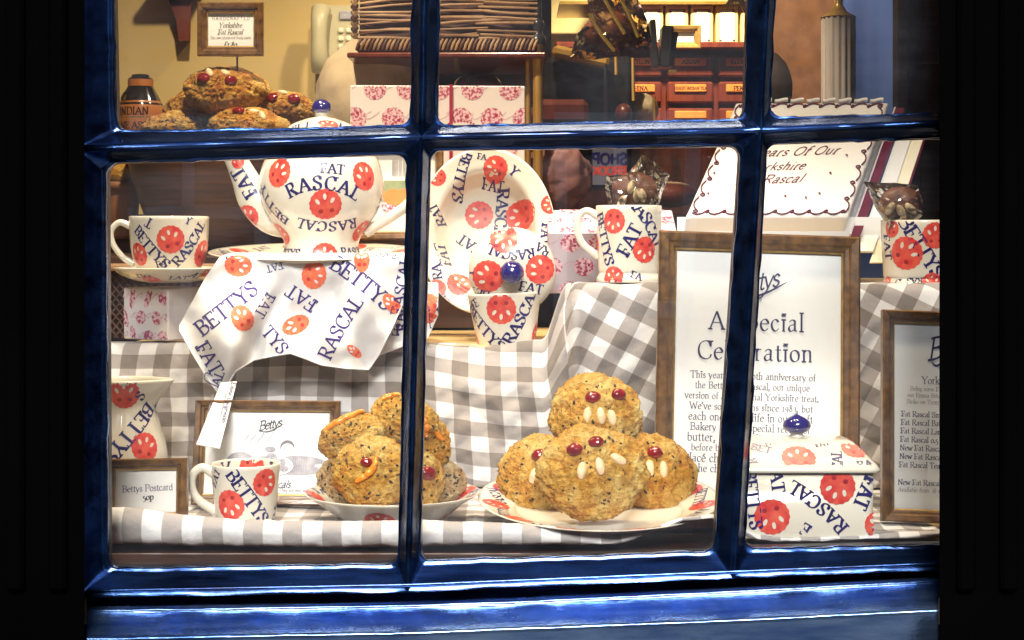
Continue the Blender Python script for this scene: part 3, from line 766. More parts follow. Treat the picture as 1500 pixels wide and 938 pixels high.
for src, dy, d, amp, sd_ in ((UN, 0, 1.497, 0, 4), (UN, 0, 1.484, .9, 5), (UN, 5.5, 1.472, 1.0, 6), (UN, 7.5, 1.4715, 1.2, 6.3), (UN, 9.5, 1.4725, 1.2, 7), (UN, 11, 1.470, 1.2, 8), (LO, -16, 1.449, 1.6, 9), (LO, -3, 1.430, 1.4, 10), (LO, 0, 1.4255, 1.4, 11), (LO, 3, 1.4245, 1.4, 12), (LO, 8, 1.4262, 0, 12), (LO, 46, 1.4262, 0, 13), (LO, 50, 1.43, 0, 13), (LO, 50, 1.49, 0, 13)):
    rows.append(polyrow(XS, [ly(src, x, amp, sd_) + dy for x in XS], d))
mb.grid(rows[::-1], 'navy_paint_worn_skylit'); mb.build('sill', win)
mb = MB(); mb.box((0, -.01, 1.905), (.80, .05, .05), 'navy_paint'); mb.build('head', win)
for k, px in ((0, 104), (1, 1440)):
    mb = MB(); a = W(px, 900); mb.box((a.x, -.005, 1.46), (.026, .05, .88), 'navy_paint'); mb.build('stile', win)

# ledge inside, below the cloth
mb = MB(); mb.box((0, 1.575, 1.0765), (1.0, .125, .03), 'dark_wood', bevel=.002); mb.box((0, 1.512, 1.088), (1.0, .006, .03), 'dark_wood'); 
tag(mb.build('window_ledge'), 'dark brown wooden ledge inside the glass under the checked cloth', 'ledge')

# ================================================================== DISPLAY STEPS AND CLOTHS
FLOOR_Z, STEP1, STEP2 = 1.100, 1.267, 1.337
mb = MB(); mb.box((0, 1.98, 1.0895), (1.4, .68, .018), 'pale_wood')
tag(mb.build('display_table'), 'pale board that carries the lowest row of the window display', 'table')
mb = MB(); mb.box((-.14, 2.14, (STEP1 + FLOOR_Z) / 2 - .001), (.66, .38, STEP1 - FLOOR_Z - .004), 'pale_wood', bevel=.003)
tag(mb.build('display_step'), 'yellowish wooden step carrying the white cookie pot and the gift box', 'step')
mb = MB(); mb.box((.42, 2.14, (STEP2 + FLOOR_Z) / 2 - .001), (.50, .42, STEP2 - FLOOR_Z - .004), 'pale_wood', bevel=.003)
tag(mb.build('display_step'), 'higher step on the right under the diagonal checked cloth', 'step')

def cloth_sheet(name, label, rows, uvs, mat, t=.0012):
    mb = MB(); mb.grid(rows, mat, uv=[c for r in uvs for c in r]); o = mb.build(name); solidify(o, t, -1); tag(o, label, 'cloth'); return o
nz = lambda a, b, c=0: noise.noise(Vector((a, b, c)))
# base cloth lying on the table and rolled at its front edge
rows, uvs = [], []
NX = 230
EDGE_T = [(118, 743), (200, 747), (280, 757), (360, 764), (450, 765), (560, 765), (640, 764), (720, 768), (800, 772), (880, 784), (905, 790), (940, 782), (1000, 760), (1045, 756), (1080, 768), (1110, 784), (1160, 790), (1376, 780), (1400, 779)]
EDGE_B = [(118, 799), (300, 801), (450, 803), (600, 803), (700, 800), (880, 800), (902, 800), (930, 792), (1000, 766), (1045, 761), (1080, 780), (1110, 794), (1160, 796), (1376, 789), (1400, 788)]
for i in range(34):
    r_, u_ = [], []
    for j in range(NX + 1):
        px = 118 + (1400 - 118) * j / NX
        yt = ly(EDGE_T, px, 1.2, 21); yb = ly(EDGE_B, px, .8, 22)
        d0 = 1.572; zt = EYE + (340 - yt) / F * d0; zb = EYE + (340 - yb) / F * d0
        hh = (zt - zb) / 2; x = (px - 750) / F * d0
        if i < 14:     # the roll
            a = math.pi * (-.62 + 1.12 * i / 13)
            y = d0 + .008 - math.cos(a) * min(.014, hh * .9 + .004) + .0020 * nz(x * 45, a * .9, 2) + .0012 * nz(x * 120, a * 2, 3)
            z = (zt + zb) / 2 + hh * math.sin(a) + .0012 * nz(x * 60, a, 5)
            v = -.0095 + i * .00146
        else:
            q = (i - 13) / 20
            z0 = (zt + zb) / 2 + hh
            y = d0 + .008 + q * .42
            zz = lerp(z0, FLOOR_Z + .0015, smooth(min(1, q * 7)))
            z = zz + (.0040 * max(0, nz(x * 26 + 3, y * 22, 7)) + .0025 * max(0, nz(x * 60, y * 40, 8))) * smooth(q * 6)
            v = .0095 + q * .42
        r_.append(Vector((x, y, z))); u_.append((x * 1.02 + .002 * nz(x * 10, v * 9), v))
    rows.append(r_); uvs.append(u_)
cloth_sheet('checked_cloth', 'grey and white checked cloth with a rolled front edge under the lowest row of crockery', rows, uvs, 'gingham')
# cloth hanging over the lower step
rows, uvs = [], []
for i in range(60):
    r_, u_ = [], []
    for j in range(131):
        px = 120 + (838 - 120) * j / 130; x = (px - 750) / F * 1.93; s = i / 59
        lift = smooth((px - 795) / 40) * .068
        zt = STEP1 + .002 + lift - .006 * smooth((px - 560) / 120) * (1 - smooth((px - 700) / 90)) - .003 * smooth((360 - px) / 120)
        L = s * .225
        if L < .030: y = 1.955 + .030 - L; z = zt
        elif L < .050:
            a = (L - .030) / .020 * math.pi / 2; y = 1.955 - .0125 * math.sin(a); z = zt - .0125 * (1 - math.cos(a))
        else:
            q = (L - .050) / .175; z = zt - .0125 - q * (zt - .0125 - FLOOR_Z - .004)
            y = 1.9425 - .028 * q - .010 * math.sin(q * 3.1)
            fold = .013 * nz(x * 9 + 1, z * 3, 3) + .009 * nz(x * 22 + z * 26, z * 9, 5) + .0045 * nz(x * 50 - z * 40, z * 50, 6) + .0018 * nz(x * 120 + z * 90, z * 110, 8)
            fold += .008 * math.sin((z * 34 + x * 9)) * smooth((px - 560) / 120) * .55
            fold -= .016 * math.exp(-((px - 820) / 13) ** 2) * (1 - q * .6)
            y += fold * smooth(q * 4)
        z += .0012 * nz(x * 30, y * 40, 9) * (L < .05)
        y += .004 * nz(x * 14, 2, 11) * (L < .05)
        r_.append(Vector((x, y, z))); u_.append((x + .004 * nz(x * 8, s * 3, 4) + .004 * math.sin(s * 5), -L + .03 * smooth((px - 600) / 230) * 0.8 + .004 * nz(x * 7, 2, 8)))
    rows.append(r_); uvs.append(u_)
cloth_sheet('checked_cloth', 'grey and white checked cloth hanging straight over the lower step behind the scones', rows, uvs, 'gingham')
# diagonal cloth on the higher step
rows, uvs = [], []
for i in range(60):
    r_, u_ = [], []
    for j in range(101):
        px = 814 + (1420 - 814) * j / 100; x = (px - 750) / F * 1.90; s = i / 59; L = s * .31
        cap = smooth((px - 814) / 40); zt = STEP2 + .002 - .07 * (1 - cap) ** 2 + .0012 * math.sin(x * 40)
        if L < .06: y = 1.925 + .06 - L; z = zt
        elif L < .082:
            a = (L - .06) / .022 * math.pi / 2; y = 1.925 - .014 * math.sin(a); z = zt - .014 * (1 - math.cos(a))
        else:
            q = (L - .082) / .228; z = zt - .014 - q * (zt - .014 - FLOOR_Z - .004); y = 1.911 - .020 * q
            y += (.011 * nz(x * 10 + 7, z * 4, 13) + .006 * nz(x * 34 - z * 30, z * 20, 15) + .0018 * nz(x * 110, z * 90, 18)) * smooth(q * 4)
            y -= .014 * math.exp(-((px - 842) / 10) ** 2) * (1 - q)
        z += .0016 * nz(x * 26, y * 30, 9) * (L < .08)
        y += .05 * (1 - cap) ** 2
        r_.append(Vector((x, y, z))); u_.append((x, -L))
    rows.append(r_); uvs.append(u_)
cloth_sheet('checked_cloth', 'grey and white cloth with slanting checks over the higher step, behind the tall framed notice', rows, uvs, 'gingham_diagonal')

# ================================================================== POTTERY
def body_of(mb, outer, inner, mat='glaze', seg=72): mb.revolve(outer, mat, seg); mb.revolve(inner[::-1] if inner[0][0] < inner[-1][0] else inner, mat, seg)
def crock(name, label, cat, loc, rot, outer, wall=.003, items=(), d=None, inner_floor=.004, extra=None, group=None, foot=None):
    """a thrown pot: outer profile from the foot up to the rim, inner wall, print on the outside"""
    t = thing(name, label, cat, loc, rot, group); M = mat_of(loc, rot); k = (d or loc[1]) / F
    o = prof(outer); ch = RevChart(o, M, k); mb = MB()
    rim_r, rim_z = o[-1]
    inner = [(max(.0005, r - wall), max(z, inner_floor)) for r, z in o if z > inner_floor][::-1]
    path = [(.0005, o[0][1] + .001), (o[0][0] * .8, o[0][1] + .001), (o[0][0] * .9, o[0][1])] + o + [(rim_r - wall * .25, rim_z + wall * .35), (rim_r - wall * .75, rim_z + wall * .35)] + inner + [(.0005, inner_floor)]
    mb.revolve(path, 'glaze', 72)
    prints(mb, ch, items)
    if extra: extra(mb, ch, t, M)
    mb.build('body', t)
    return t, M, ch
def handle(t, pts, rad, flat=.75, mat='glaze'):
    mb = MB(); p = catmull(pts, 8); mb.tube(p, [rad * (1 + .25 * (abs(2 * i / (len(p) - 1) - 1)) ** 3) for i in range(len(p))], mat, 14, flat, ref=(0, 1, 0)); mb.build('handle', t)
def base(px, py, d): p = P(px, py, d); return (p.x, p.y, p.z)

# --- tea cup and saucer, upper left, standing on the little box
d = 1.98; k = d / F
loc = base(248, 414, d)
prs = prof([(.026, 0), (.045, .004), (.060, .011), (.066, .0175)])
t = thing('saucer', 'printed saucer under the tea cup beside the teapot', 'saucer', loc); M = mat_of(loc)
mb = MB(); o = prs; ch = RevChart(o, M, k)
mb.revolve([(.0005, .001), (.024, .001)] + o + [(.0655, .0185), (.064, .0178)] + [(r - .003, z + .001) for r, z in o[::-1] if r > .03] + [(.0005, .004)], 'glaze', 72)
prints(mb, ch, [('t', 'FAT', 210, 405, 170, 10), ('c', 222, 410, 14, 20), ('t', 'LAT', 262, 407, 0, 11), ('t', 'AT', 288, 404, -20, 13), ('t', 'BET', 181, 402, -30, 10), ('c', 305, 400, 12, 0)])
mb.build('body', t)
loc = (loc[0], loc[1], loc[2] + .0045)
t, M, ch = crock('tea_cup', 'printed tea cup with its handle to the left, on a saucer at upper left', 'cup', loc, (0, 0, 0),
    [(.022, 0), (.030, .004), (.040, .016), (.0452, .034), (.0468, .052), (.0478, .0745)], .0028,
    [('c', 250, 351, 20, 15), ('c', 203, 373, 17, -10), ('c', 297, 372, 20, -30), ('t', 'BETTYS', 219, 362, -50, 15, 0), ('t', 'RASCAL', 280, 357, 55, 15, 1/900.), ('t', 'T', 218, 327, 150, 14), ('t', 'Y', 276, 323, -25, 11), ('t', 'FA', 236, 387, 10, 9)])
handle(t, [(-.046, 0, .063), (-.060, 0, .068), (-.070, 0, .058), (-.068, 0, .042), (-.056, 0, .026), (-.043, 0, .018)], .0036)

# --- teapot
d = 1.96; k = d / F; loc = base(471, 379, d)
pr = [(.0485, 0), (.0462, .005), (.0440, .015), (.0465, .025), (.056, .039), (.067, .056), (.0735, .075), (.0742, .092), (.070, .112), (.059, .131), (.046, .145), (.042, .150)]
t, M, ch = crock('teapot', 'large round printed teapot with a navy lid knob', 'teapot', loc, (0, 0, 0), pr, .004,
    [('c', 477, 300, 23, 5), ('c', 408, 253, 21, -40), ('c', 534, 258, 21, 30), ('c', 413, 342, 18, -40), ('c', 529, 338, 18, 25), ('c', 476, 375, 19, 0),
     ('t', 'FAT', 487, 247, -4, 14, -5/900.), ('t', 'RASCAL', 474, 268, -2, 19, -10/1000., 2.2), ('t', 'RASCAL', 480, 332, 180, 16, -7/1000., 1.8), ('t', 'BETTY', 397, 301, 122, 16, -3/1000., .6),
     ('t', 'BETTYS', 420, 371, 0, 12), ('t', 'RASCAL', 520, 369, 0, 12), ('t', 'AT', 556, 300, 80, 15), ('t', 'RASCAL', 365, 290, 100, 13), ('t', 'FAT', 430, 225, 20, 12)])
mb = MB(); pp = catmull([(-.036, 0, .050), (-.060, 0, .054), (-.080, 0, .071), (-.0915, 0, .0955), (-.102, 0, .117), (-.114, 0, .137)], 8)
n = len(pp); rad = [lerp(.0265, .0122, smooth(i / (n - 1)) ** .8) for i in range(n)]
mb.tube(pp, rad, 'glaze', 28, .72, caps=True)
class TubeChart(Chart):
    def __init__(s, pts, rad, k): s.pts = pts; s.rad = rad; s.k = k
    def map(s, an, a, b, off):
        # planar print pressed onto the front of the spout
        x, z = an[0] + a, an[1] + b; best = min(range(len(s.pts)), key=lambda i: (s.pts[i].x - x) ** 2 + (s.pts[i].z - z) ** 2)
        c = s.pts[best]; e = math.hypot(c.x - x, c.z - z); r = s.rad[best]
        if e > r * .97: return None
        return Vector((x, c.y - .72 * math.sqrt(max(0, r * r - e * e)) - off * 2.2, z))
    def at(s, px, py):
        q = M.inverted() @ P(px, py, d - .012); return (q.x, q.z)
tc = TubeChart([p for p in pp], rad, k)
# finer centre line for the print
fine = []; fr = []
for i in range(n - 1):
    for q in range(6): fine.append(pp[i].lerp(pp[i + 1], q / 6)); fr.append(lerp(rad[i], rad[i + 1], q / 6))
tc.pts = fine; tc.rad = fr
prints(mb, tc, [('t', 'FAT', 357, 268, 122, 19), ('c', 362, 318, 17, 20), ('c', 348, 238, 9, 20)])
mb.build('spout', t)
mb = MB(); p = catmull([(.052, 0, .031), (.068, 0, .041), (.086, 0, .052), (.1046, 0, .0665), (.119, 0, .091), (.115, 0, .119), (.092, 0, .137), (.058, 0, .130)], 8)
mb.tube(p, .0066, 'glaze', 16, 1.25)
mb.build('handle', t)
mb = MB(); lp = prof([(.0425, .1505), (.0415, .155), (.034, .161), (.018, .167), (.0085, .169)]); ch2 = RevChart(lp, M, k)
mb.revolve([(.03, .149)] + lp + [(.0070, .171), (.0078, .174)], 'glaze', 56)
prints(mb, ch2, [('c', 481, 183, 15, 0), ('t', 'BET', 440, 185, 25, 13), ('t', 'FAT', 510, 190, -40, 12)])
ld = mb.build('lid', t)
mb = MB(); mb.revolve([(.006, .173), (.0105, .1755), (.0118, .1805), (.0098, .186), (.0055, .1895), (.0005, .1905)], 'knob_blue', 28); mb.build('knob', ld)

# --- plate under the teapot, on a hidden box
d = 2.0; loc = base(462, 378, d - .0)
t = thing('plate', 'printed plate under the teapot', 'plate', (loc[0], 2.0, 1.3610), (R(4), 0, 0)); M = mat_of((loc[0], 2.0, 1.3610), (R(4), 0, 0))
top = prof([(.0005, .003), (.07, .0035), (.086, .006), (.105, .012), (.128, .0165)])
mb = MB(); mb.revolve([(.06, 0), (.085, .002), (.108, .009), (.1295, .0155)] + top[::-1], 'glaze', 80)
pc = PolarChart(top, M, d / F)
for i in range(16):
    a = i * 2 * math.pi / 16
    q = (.108 * math.cos(a), .108 * math.sin(a))
    if i % 2: motif(mb, pc, q, .0125, i * 40)
    else: text(mb, pc, q, ('FAT', 'BETTYS', 'RASCAL')[i // 2 % 3], math.degrees(a) - 90 + 20, .011, weight=1.7, thin=.7)
mb.build('body', t)
mb = MB(); mb.box((loc[0], 2.03, (STEP1 + 1.356) / 2), (.22, .12, 1.356 - STEP1 - .002), 'pale_wood', bevel=.002)
tag(mb.build('wooden_block'), 'wooden block under the tea towel and the teapot', 'block')

# --- tea towel draped over the block (a real hanging sheet: own depth, folds and thickness)
def poly_x(y, pts): return interp(y, [p[1] for p in pts], [p[0] for p in pts])
def towel_depth(px, py):
    d = 1.885
    # big hanging fold with its peak at (422,398)
    fx = 422 + (py - 398) * .05
    q = smooth((py - 392) / 90)
    d += .046 * q * math.exp(-((px - fx - 70) / 55) ** 2) * (1 - smooth((py - 520) / 60) * .5)
    d -= .040 * q * math.exp(-((px - (350 - (py - 480) * .12)) / 42) ** 2)
    d += .030 * q * math.exp(-((px - (400 - (py - 450) * .45)) / 15) ** 2)
    d -= .030 * q * math.exp(-((px - (515 - (py - 450) * .1)) / 26) ** 2)
    d -= .020 * smooth((py - 400) / 120)
    d += .018 * smooth((px - 540) / 60) + .012 * smooth((310 - px) / 60)
    d += .010 * q * math.sin((px * .8 + py * .55) * .045) + .006 * q * math.sin((px * .9 - py * .5) * .085 + 1)
    d += .005 * nz(px * .02, py * .02, 31) + .003 * nz(px * .05, py * .04, 33)
    return d
def towel_fn(px, py, off):
    if py < 376: return P(px, 376, towel_depth(px, 376) + (376 - py) * .0028) + Vector((0, 0, (376 - py) * .0004)) + Vector((0, 0, off * 2))
    return P(px, py, towel_depth(px, py) - off * 2.4 - .0008)
LEFT = [(334, 350), (322, 372), (300, 410), (262, 481), (283, 520), (305, 560), (324, 583)]
def bottom(px): return interp(px, [262, 283, 305, 324, 333, 345, 372, 400, 425, 450, 470, 505, 540, 556, 575, 592, 606], [484, 521, 558, 583, 566, 545, 529, 523, 519, 528, 536, 541, 543, 520, 480, 442, 425])
def topy(px): return interp(px, [262, 300, 322, 334, 345, 620], [478, 408, 376, 368, 365, 365])
mb = MB(); rows = []; 
for i in range(71):
    row = []
    px = None
    for j in range(121):
        x = 262.5 + (606 - 262.5) * (j / 120); ty, by = topy(x), bottom(x)
        row.append(towel_fn(x, lerp(ty, by, i / 70), 0))
    rows.append(row)
mb.grid(rows[::-1], 'towel')
sc = SheetChart(lambda x, y, off: towel_fn(x, y, off) if (262 < x < 606 and topy(x) + .5 < y < bottom(x) - .5) else None, 1.89 / F)
prints(mb, sc, [('c', 349, 389, 20, -95, .8), ('c', 460, 403, 18, -100, 1.15), ('c', 355, 466, 20, 30, .8), ('c', 433, 476, 21, 115, .62), ('c', 530, 380, 19, 0, .6), ('c', 322, 582, 9, 60), ('c', 574, 445, 17, 40, .6), ('c', 519, 515, 13, 50, .5)],
       style='towel')
prints(mb, sc, [('t', 'BETTYS', 331, 452, 38, 22, 0), ('t', 'BETTYS', 531, 413, -38, 22, -2/1000.), ('t', 'FAT', 441, 437, 128+18, 19), ('t', 'RASCAL', 497, 480, 60, 20, -2/1000.), ('t', 'FAT', 388, 448, 240, 15), ('t', 'TYS', 403, 498, -50+0, 18),
                ('t', 'FAT', 307, 525, -60, 20), ('t', 'CAL', 317, 560, 70, 13), ('t', 'FAT', 402, 392, 195, 10), ('t', 'B', 335, 381, 160, 13), ('t', 'RASCAL', 588, 420, 80, 17), ('t', 'RASC', 566, 372, 170, 9)], mat='towel_navy', weight=1.7)
mb.tube([towel_fn(x_, bottom(x_) - 1.2, .0004) for x_ in [263 + 342 * i / 150 for i in range(151)]], .0009, 'towel', 6)
o = mb.build('tea_towel'); tag(o, 'white printed tea towel hanging in a point below the teapot', 'tea towel')
# second folded towel corner to the right
mb = MB(); rows = []
def t2(px, py, off): return P(px, py, 1.925 + .010 * nz(px * .03, py * .03, 44) + .012 * smooth((px - 600) / 40) - off * 2)
def t2b(px): return interp(px, [500, 540, 555, 590, 625, 642], [520, 514, 521, 508, 500, 462])
def t2t(px): return interp(px, [500, 560, 642], [420, 405, 415])
for i in range(31): rows.append([t2(500 + 142 * j / 40, lerp(t2t(500 + 142 * j / 40), t2b(500 + 142 * j / 40), i / 30), 0) for j in range(41)])
mb.grid(rows[::-1], 'towel')
sc = SheetChart(lambda x, y, off: t2(x, y, off) if (500 < x < 642 and t2t(x) < y < t2b(x)) else None, 1.92 / F)
prints(mb, sc, [('c', 540, 506, 17, 20), ('c', 626, 452, 22, 70)], style='towel')
prints(mb, sc, [('t', 'FATC', 560, 482, 175, 15), ('t', 'RASCAL', 583, 448, 100, 15), ('t', 'BETT', 636, 470, 95, 13)], mat='towel_navy')
o = mb.build('tea_towel'); solidify(o, .001, -1); tag(o, 'second folded printed tea towel behind the hanging one, half hidden by the glazing bar', 'tea towel')

# --- big deep dish standing on edge, facing the street
d = 2.05; loc = tuple(P(712, 338, d)); rot = (R(80), 0, 0)
t = thing('serving_dish', 'large deep printed dish propped upright behind the cookie pot', 'dish', loc, (R(80), R(0), 0))
t.scale = (1, 1, 1); M = mat_of(loc, rot)
top = prof([(.0005, -.044), (.038, -.044), (.054, -.040), (.063, -.020), (.069, -.0055), (.080, -.0015), (.0925, .0015)])
mb = MB(); path = top + [(.0935, .0005), (.0925, -.001), (.070, -.010), (.066, -.030), (.056, -.046), (.045, -.050), (.0005, -.050)]
EL = 1.14
def revel(path):
    rows = []
    for r, z in path: rows.append([Vector((r * .93 * math.cos(2 * math.pi * j / 96), r * EL * math.sin(2 * math.pi * j / 96), z)) for j in range(96)])
    return rows
mb.grid(revel(path), 'glaze', closed=True)
class OvalChart(PolarChart):
    def map(s, an, a, b, off):
        x, y = (an[0] + a) / .93, (an[1] + b) / EL
        q = PolarChart.map(s, (0, 0), x, y, off); return None if q is None else Vector((q.x * .93, q.y * EL, q.z + off * .6))
    def at(s, px, py):
        o, dd = s.ray(px, py); tt = (-.01 - o.z) / dd.z; q = o + dd * tt; return (q.x, q.y)
oc = OvalChart(top, M, d / F)
prints(mb, oc, [('c', 701, 308, 21, 95, 1), ('c', 762, 311, 22, 95, 1), ('c', 726, 248, 18, 75, 1), ('c', 641, 262, 13, 80), ('c', 806, 302, 14, 95), ('c', 673, 416, 18, -30), ('c', 640, 425, 14, 60),
    ('t', 'BETTYS', 675, 258, -105, 14, 4/1000.), ('t', 'FAT', 722, 267, -12, 13), ('t', 'RASCAL', 734, 312, -95, 17), ('t', 'FAT', 686, 352, 145, 15), ('t', 'FAT', 648, 372, 110, 14), ('t', 'RAT', 640, 315, 120, 12),
    ('t', 'Y', 753, 253, -45, 13), ('t', 'FAT', 799, 345, -95, 13), ('t', 'FA', 706, 232, -10, 8), ('t', 'BETT', 655, 233, 35, 9), ('t', 'RA', 640, 400, 100, 13), ('t', 'RASCAL', 650, 440, -50, 11), ('t', 'FAT', 700, 440, 160, 12), ('t', 'FAT', 745, 355, -95, 13)])
mb.build('body', t)

# --- cookie pot with its lid leaning on the rim
d = 1.99; k = d / F; loc = base(742, 509, d)
t, M, ch = crock('cookie_pot', 'small tapering printed pot with a domed lid tipped on its rim', 'pot', loc, (0, R(-2.5), 0),
    [(.0335, 0), (.036, .012), (.040, .035), (.0435, .055), (.0455, .066)], .003,
    [('c', 734, 453, 22, 175), ('c', 785, 489, 18, 130), ('t', 'BETTYS', 708, 480, -52, 17), ('t', 'RASCAL', 765, 462, 62, 18, 1/1000.), ('c', 694, 500, 14, 0), ('t', 'FE', 695, 445, 20, 12), ('t', 'FAT', 798, 450, 85, 11)])
lt = P(750, 397, d - .006); rot = (R(92), R(2), 0)
lp = prof([(.0005, .026), (.016, .0248), (.034, .019), (.047, .009), (.053, .0)])
ML = mat_of(lt, rot)
lid = MB(); lid.revolve([(.0005, .022), (.034, .015), (.046, .004), (.050, -.002), (.053, -.001)] + lp[::-1], 'glaze', 72)
pc = PolarChart(lp, ML, k)
prints(lid, pc, [('c', 715, 405, 23, 70), ('c', 791, 395, 21, 60), ('c', 738, 350, 20, 175, 1), ('t', 'RASCAL', 748, 373, 176, 14, -9/1000.), ('t', 'FAT', 778, 422, -10, 14), ('t', 'BET', 702, 430, 170, 13), ('t', 'Y', 688, 400, 100, 12), ('t', 'RA', 795, 366, 150, 12)])
lo = lid.build('lid', t); lo.matrix_local = M.inverted() @ ML
kn = MB(); kn.revolve([(.007, .024), (.008, .029), (.0125, .034), (.0145, .040), (.012, .047), (.006, .051), (.0005, .052)], 'knob_blue', 28)
kn.build('knob', lo)

# --- two mugs on the higher step
d = 1.965; k = d / F
mug = [(.0385, 0), (.0388, .004), (.0372, .0075), (.0360, .011), (.0368, .015), (.0374, .03), (.0388, .060), (.0396, .0905)]
loc = base(921, 413, d)
t, M, ch = crock('mug', 'printed mug holding a cellophane bag, left of the tall framed notice', 'mug', loc, (0, 0, 0), mug, .003,
    [('c', 899, 324, 18, 170, .95), ('c', 945, 366, 19, 170), ('c', 898, 406, 16, 0), ('c', 966, 402, 14, 0), ('t', 'FAT', 922, 352, 62, 19), ('t', 'BETTYS', 885, 350, -75, 16), ('t', 'RASCAL', 950, 325, -58, 18, -7/1000.), ('t', 'FA', 932, 404, -20, 10), ('c', 873, 360, 16, 90)], group='mugs with cellophane bags')
handle(t, [(-.036, 0, .078), (-.050, 0, .085), (-.060, 0, .078), (-.061, 0, .060), (-.054, 0, .044), (-.036, 0, .030)], .0042)
loc = base(1346, 419, d)
t, M, ch = crock('mug', 'printed mug holding a cellophane bag, at the far right edge of the window', 'mug', loc, (0, 0, 0), [(r * 1.14, z * .86) for r, z in mug], .003,
    [('c', 1327, 371, 24, -40), ('c', 1370, 345, 19, 0), ('c', 1306, 335, 13, 0), ('t', 'BETTYS', 1350, 362, -58, 20), ('t', 'FAT', 1300, 362, -85, 15), ('t', 'C', 1315, 414, 0, 10), ('c', 1366, 414, 15, 0), ('c', 1298, 414, 10, 0), ('t', 'RAS', 1340, 412, 180, 9)], group='mugs with cellophane bags')
handle(t, [(.042, 0, .068), (.056, 0, .073), (.066, 0, .066), (.066, 0, .052), (.058, 0, .038), (.041, 0, .026)], .0042)

# --- jug, bottom left
d = 1.80; k = d / F; loc = base(186, 735, d)
def jugx(mb, ch, t, M): pass
o = prof([(.030, 0), (.036, .010), (.0425, .035), (.0435, .055), (.036, .085), (.030, .106), (.0335, .122), (.0365, .134)])
t = thing('jug', 'rounded printed milk jug with its lip to the right, behind the postcard sign', 'jug', loc); M = mat_of(loc)
mb = MB()
def lipw(a, z):
    f = smooth((z - .095) / .04); return 1 + f * (.42 * math.exp(-((a - math.pi / 2) / .40) ** 2))
inner = [(max(.001, r - .003), z) for r, z in o if z > .006][::-1]
mb.revolve([(.0005, .001)] + o + [(o[-1][0] - .0015, .1352)] + inner + [(.0005, .006)], 'glaze', 96, wob=lipw)
class JugChart(RevChart):
    def map(s, an, a, b, off):
        q = RevChart.map(s, an, a, b, off)
        if q is None: return None
        th = math.atan2(q.x, -q.y); w_ = lipw(th, q.z); return Vector((q.x * w_, q.y * w_, q.z))
ch = JugChart(o, M, k)
prints(mb, ch, [('c', 182, 577, 22, 0), ('c', 213, 655, 21, -20), ('t', 'BETTYS', 192, 635, 48+180, 21), ('t', 'S', 205, 580, 60, 15), ('t', 'FAT', 231, 605, -60, 16), ('c', 150, 640, 16, 0), ('t', 'I', 190, 556, 90, 12), ('c', 237, 556, 5, 0), ('t', 'RASCAL', 212, 690, 10, 12)])
mb.build('body', t)
handle(t, [(-.034, 0, .118), (-.056, 0, .120), (-.068, 0, .095), (-.062, 0, .062), (-.041, 0, .042)], .0045)

# --- cup in front, lower left
d = 1.655; k = d / F; loc = (P(360, 0, d).x, d, FLOOR_Z + .004)
t, M, ch = crock('tea_cup', 'small printed cup with its handle to the left, in front of the framed drawing', 'cup', loc, (0, 0, 0),
    [(.026, 0), (.029, .006), (.0315, .022), (.0335, .045), (.0348, .062)], .0028,
    [('c', 337, 740, 22, -165), ('c', 389, 707, 20, -115), ('t', 'BETTYS', 364, 728, -55, 19, -1/1000.), ('t', 'RA', 403, 750, 92, 15), ('t', 'FAT', 316, 700, 60, 12)])
handle(t, [(-.032, 0, .052), (-.044, 0, .058), (-.054, 0, .050), (-.054, 0, .036), (-.046, 0, .024), (-.030, 0, .014)], .0042)
mb = MB(); ci = prof([(.0312, .045), (.032, .062)]); 
class InChart(RevChart):
    def map(s, an, a, b, off): return RevChart.map(s, an, a, b, -off * 3)
ic = InChart(prof([(.0300, .030), (.0307, .045), (.0320, .062)]), M, k)
for a_, w_ in ((math.pi * .98, 'c'), (math.pi * 1.28, 'A'), (math.pi * .72, 'F')):
    if w_ == 'c': motif(mb, ic, (a_, .024), .0135, 90, 1)
    else: text(mb, ic, (a_, .024), w_, 180, .013, weight=1.7, thin=.7)
mb.build('inside_print', t)

# --- bowl of orange scones and plate of fruit buns
def dish(name, label, cpx, cpy, d, prof_out, prof_top, tilt, ring_r, n, mr, ts, outer_items=(), a0=0, lift=0):
    loc = (P(cpx, 0, d).x, d, FLOOR_Z + .004 + lift); t = thing(name, label, name.split('_')[-1], loc, (R(tilt), 0, 0)); M = mat_of(loc, (R(tilt), 0, 0))
    top = prof(prof_top); out = prof(prof_out); mb = MB()
    mb.revolve([(.0005, .0)] + out + top[::-1], 'glaze', 96)
    pc = PolarChart(top, M, d / F)
    for i in range(n):
        a = i * 2 * math.pi / n + a0; q = (ring_r * math.cos(a), ring_r * math.sin(a))
        if i % 2: motif(mb, pc, q, mr, i * 47)
        else: text(mb, pc, q, ('BETTYS', 'FAT', 'RASCAL')[i // 2 % 3], math.degrees(a) - 90 + (25 if i % 4 else -20), ts, weight=1.8, thin=.75)
    oc = RevChart(out, M, d / F); prints(mb, oc, outer_items)
    mb.build('body', t); return t, loc
bowl, bowl_loc = dish('scone_bowl', 'shallow printed bowl heaped with orange topped scones', 575, 771, 1.675,
    [(.040, 0), (.052, .004), (.070, .017), (.0895, .030)], [(.0005, .005), (.045, .006), (.062, .014), (.076, .0245), (.0895, .0312)], 0, .079, 18, .0115, .0095,
    [('c', 556, 762, 22, 0), ('c', 660, 756, 20, -30), ('t', 'FA', 490, 755, 120, 13), ('t', 'BETTYS', 628, 770, 0, 9)])
plate, plate_loc = dish('bun_plate', 'wide printed plate carrying four fruit buns', 877, 771, 1.68,
    [(.062, 0), (.080, .002), (.104, .010), (.1240, .0185)], [(.0005, .004), (.075, .0045), (.088, .009), (.105, .0145), (.1240, .0195)], 6, .106, 22, .014, .0105, (), .12, .006)

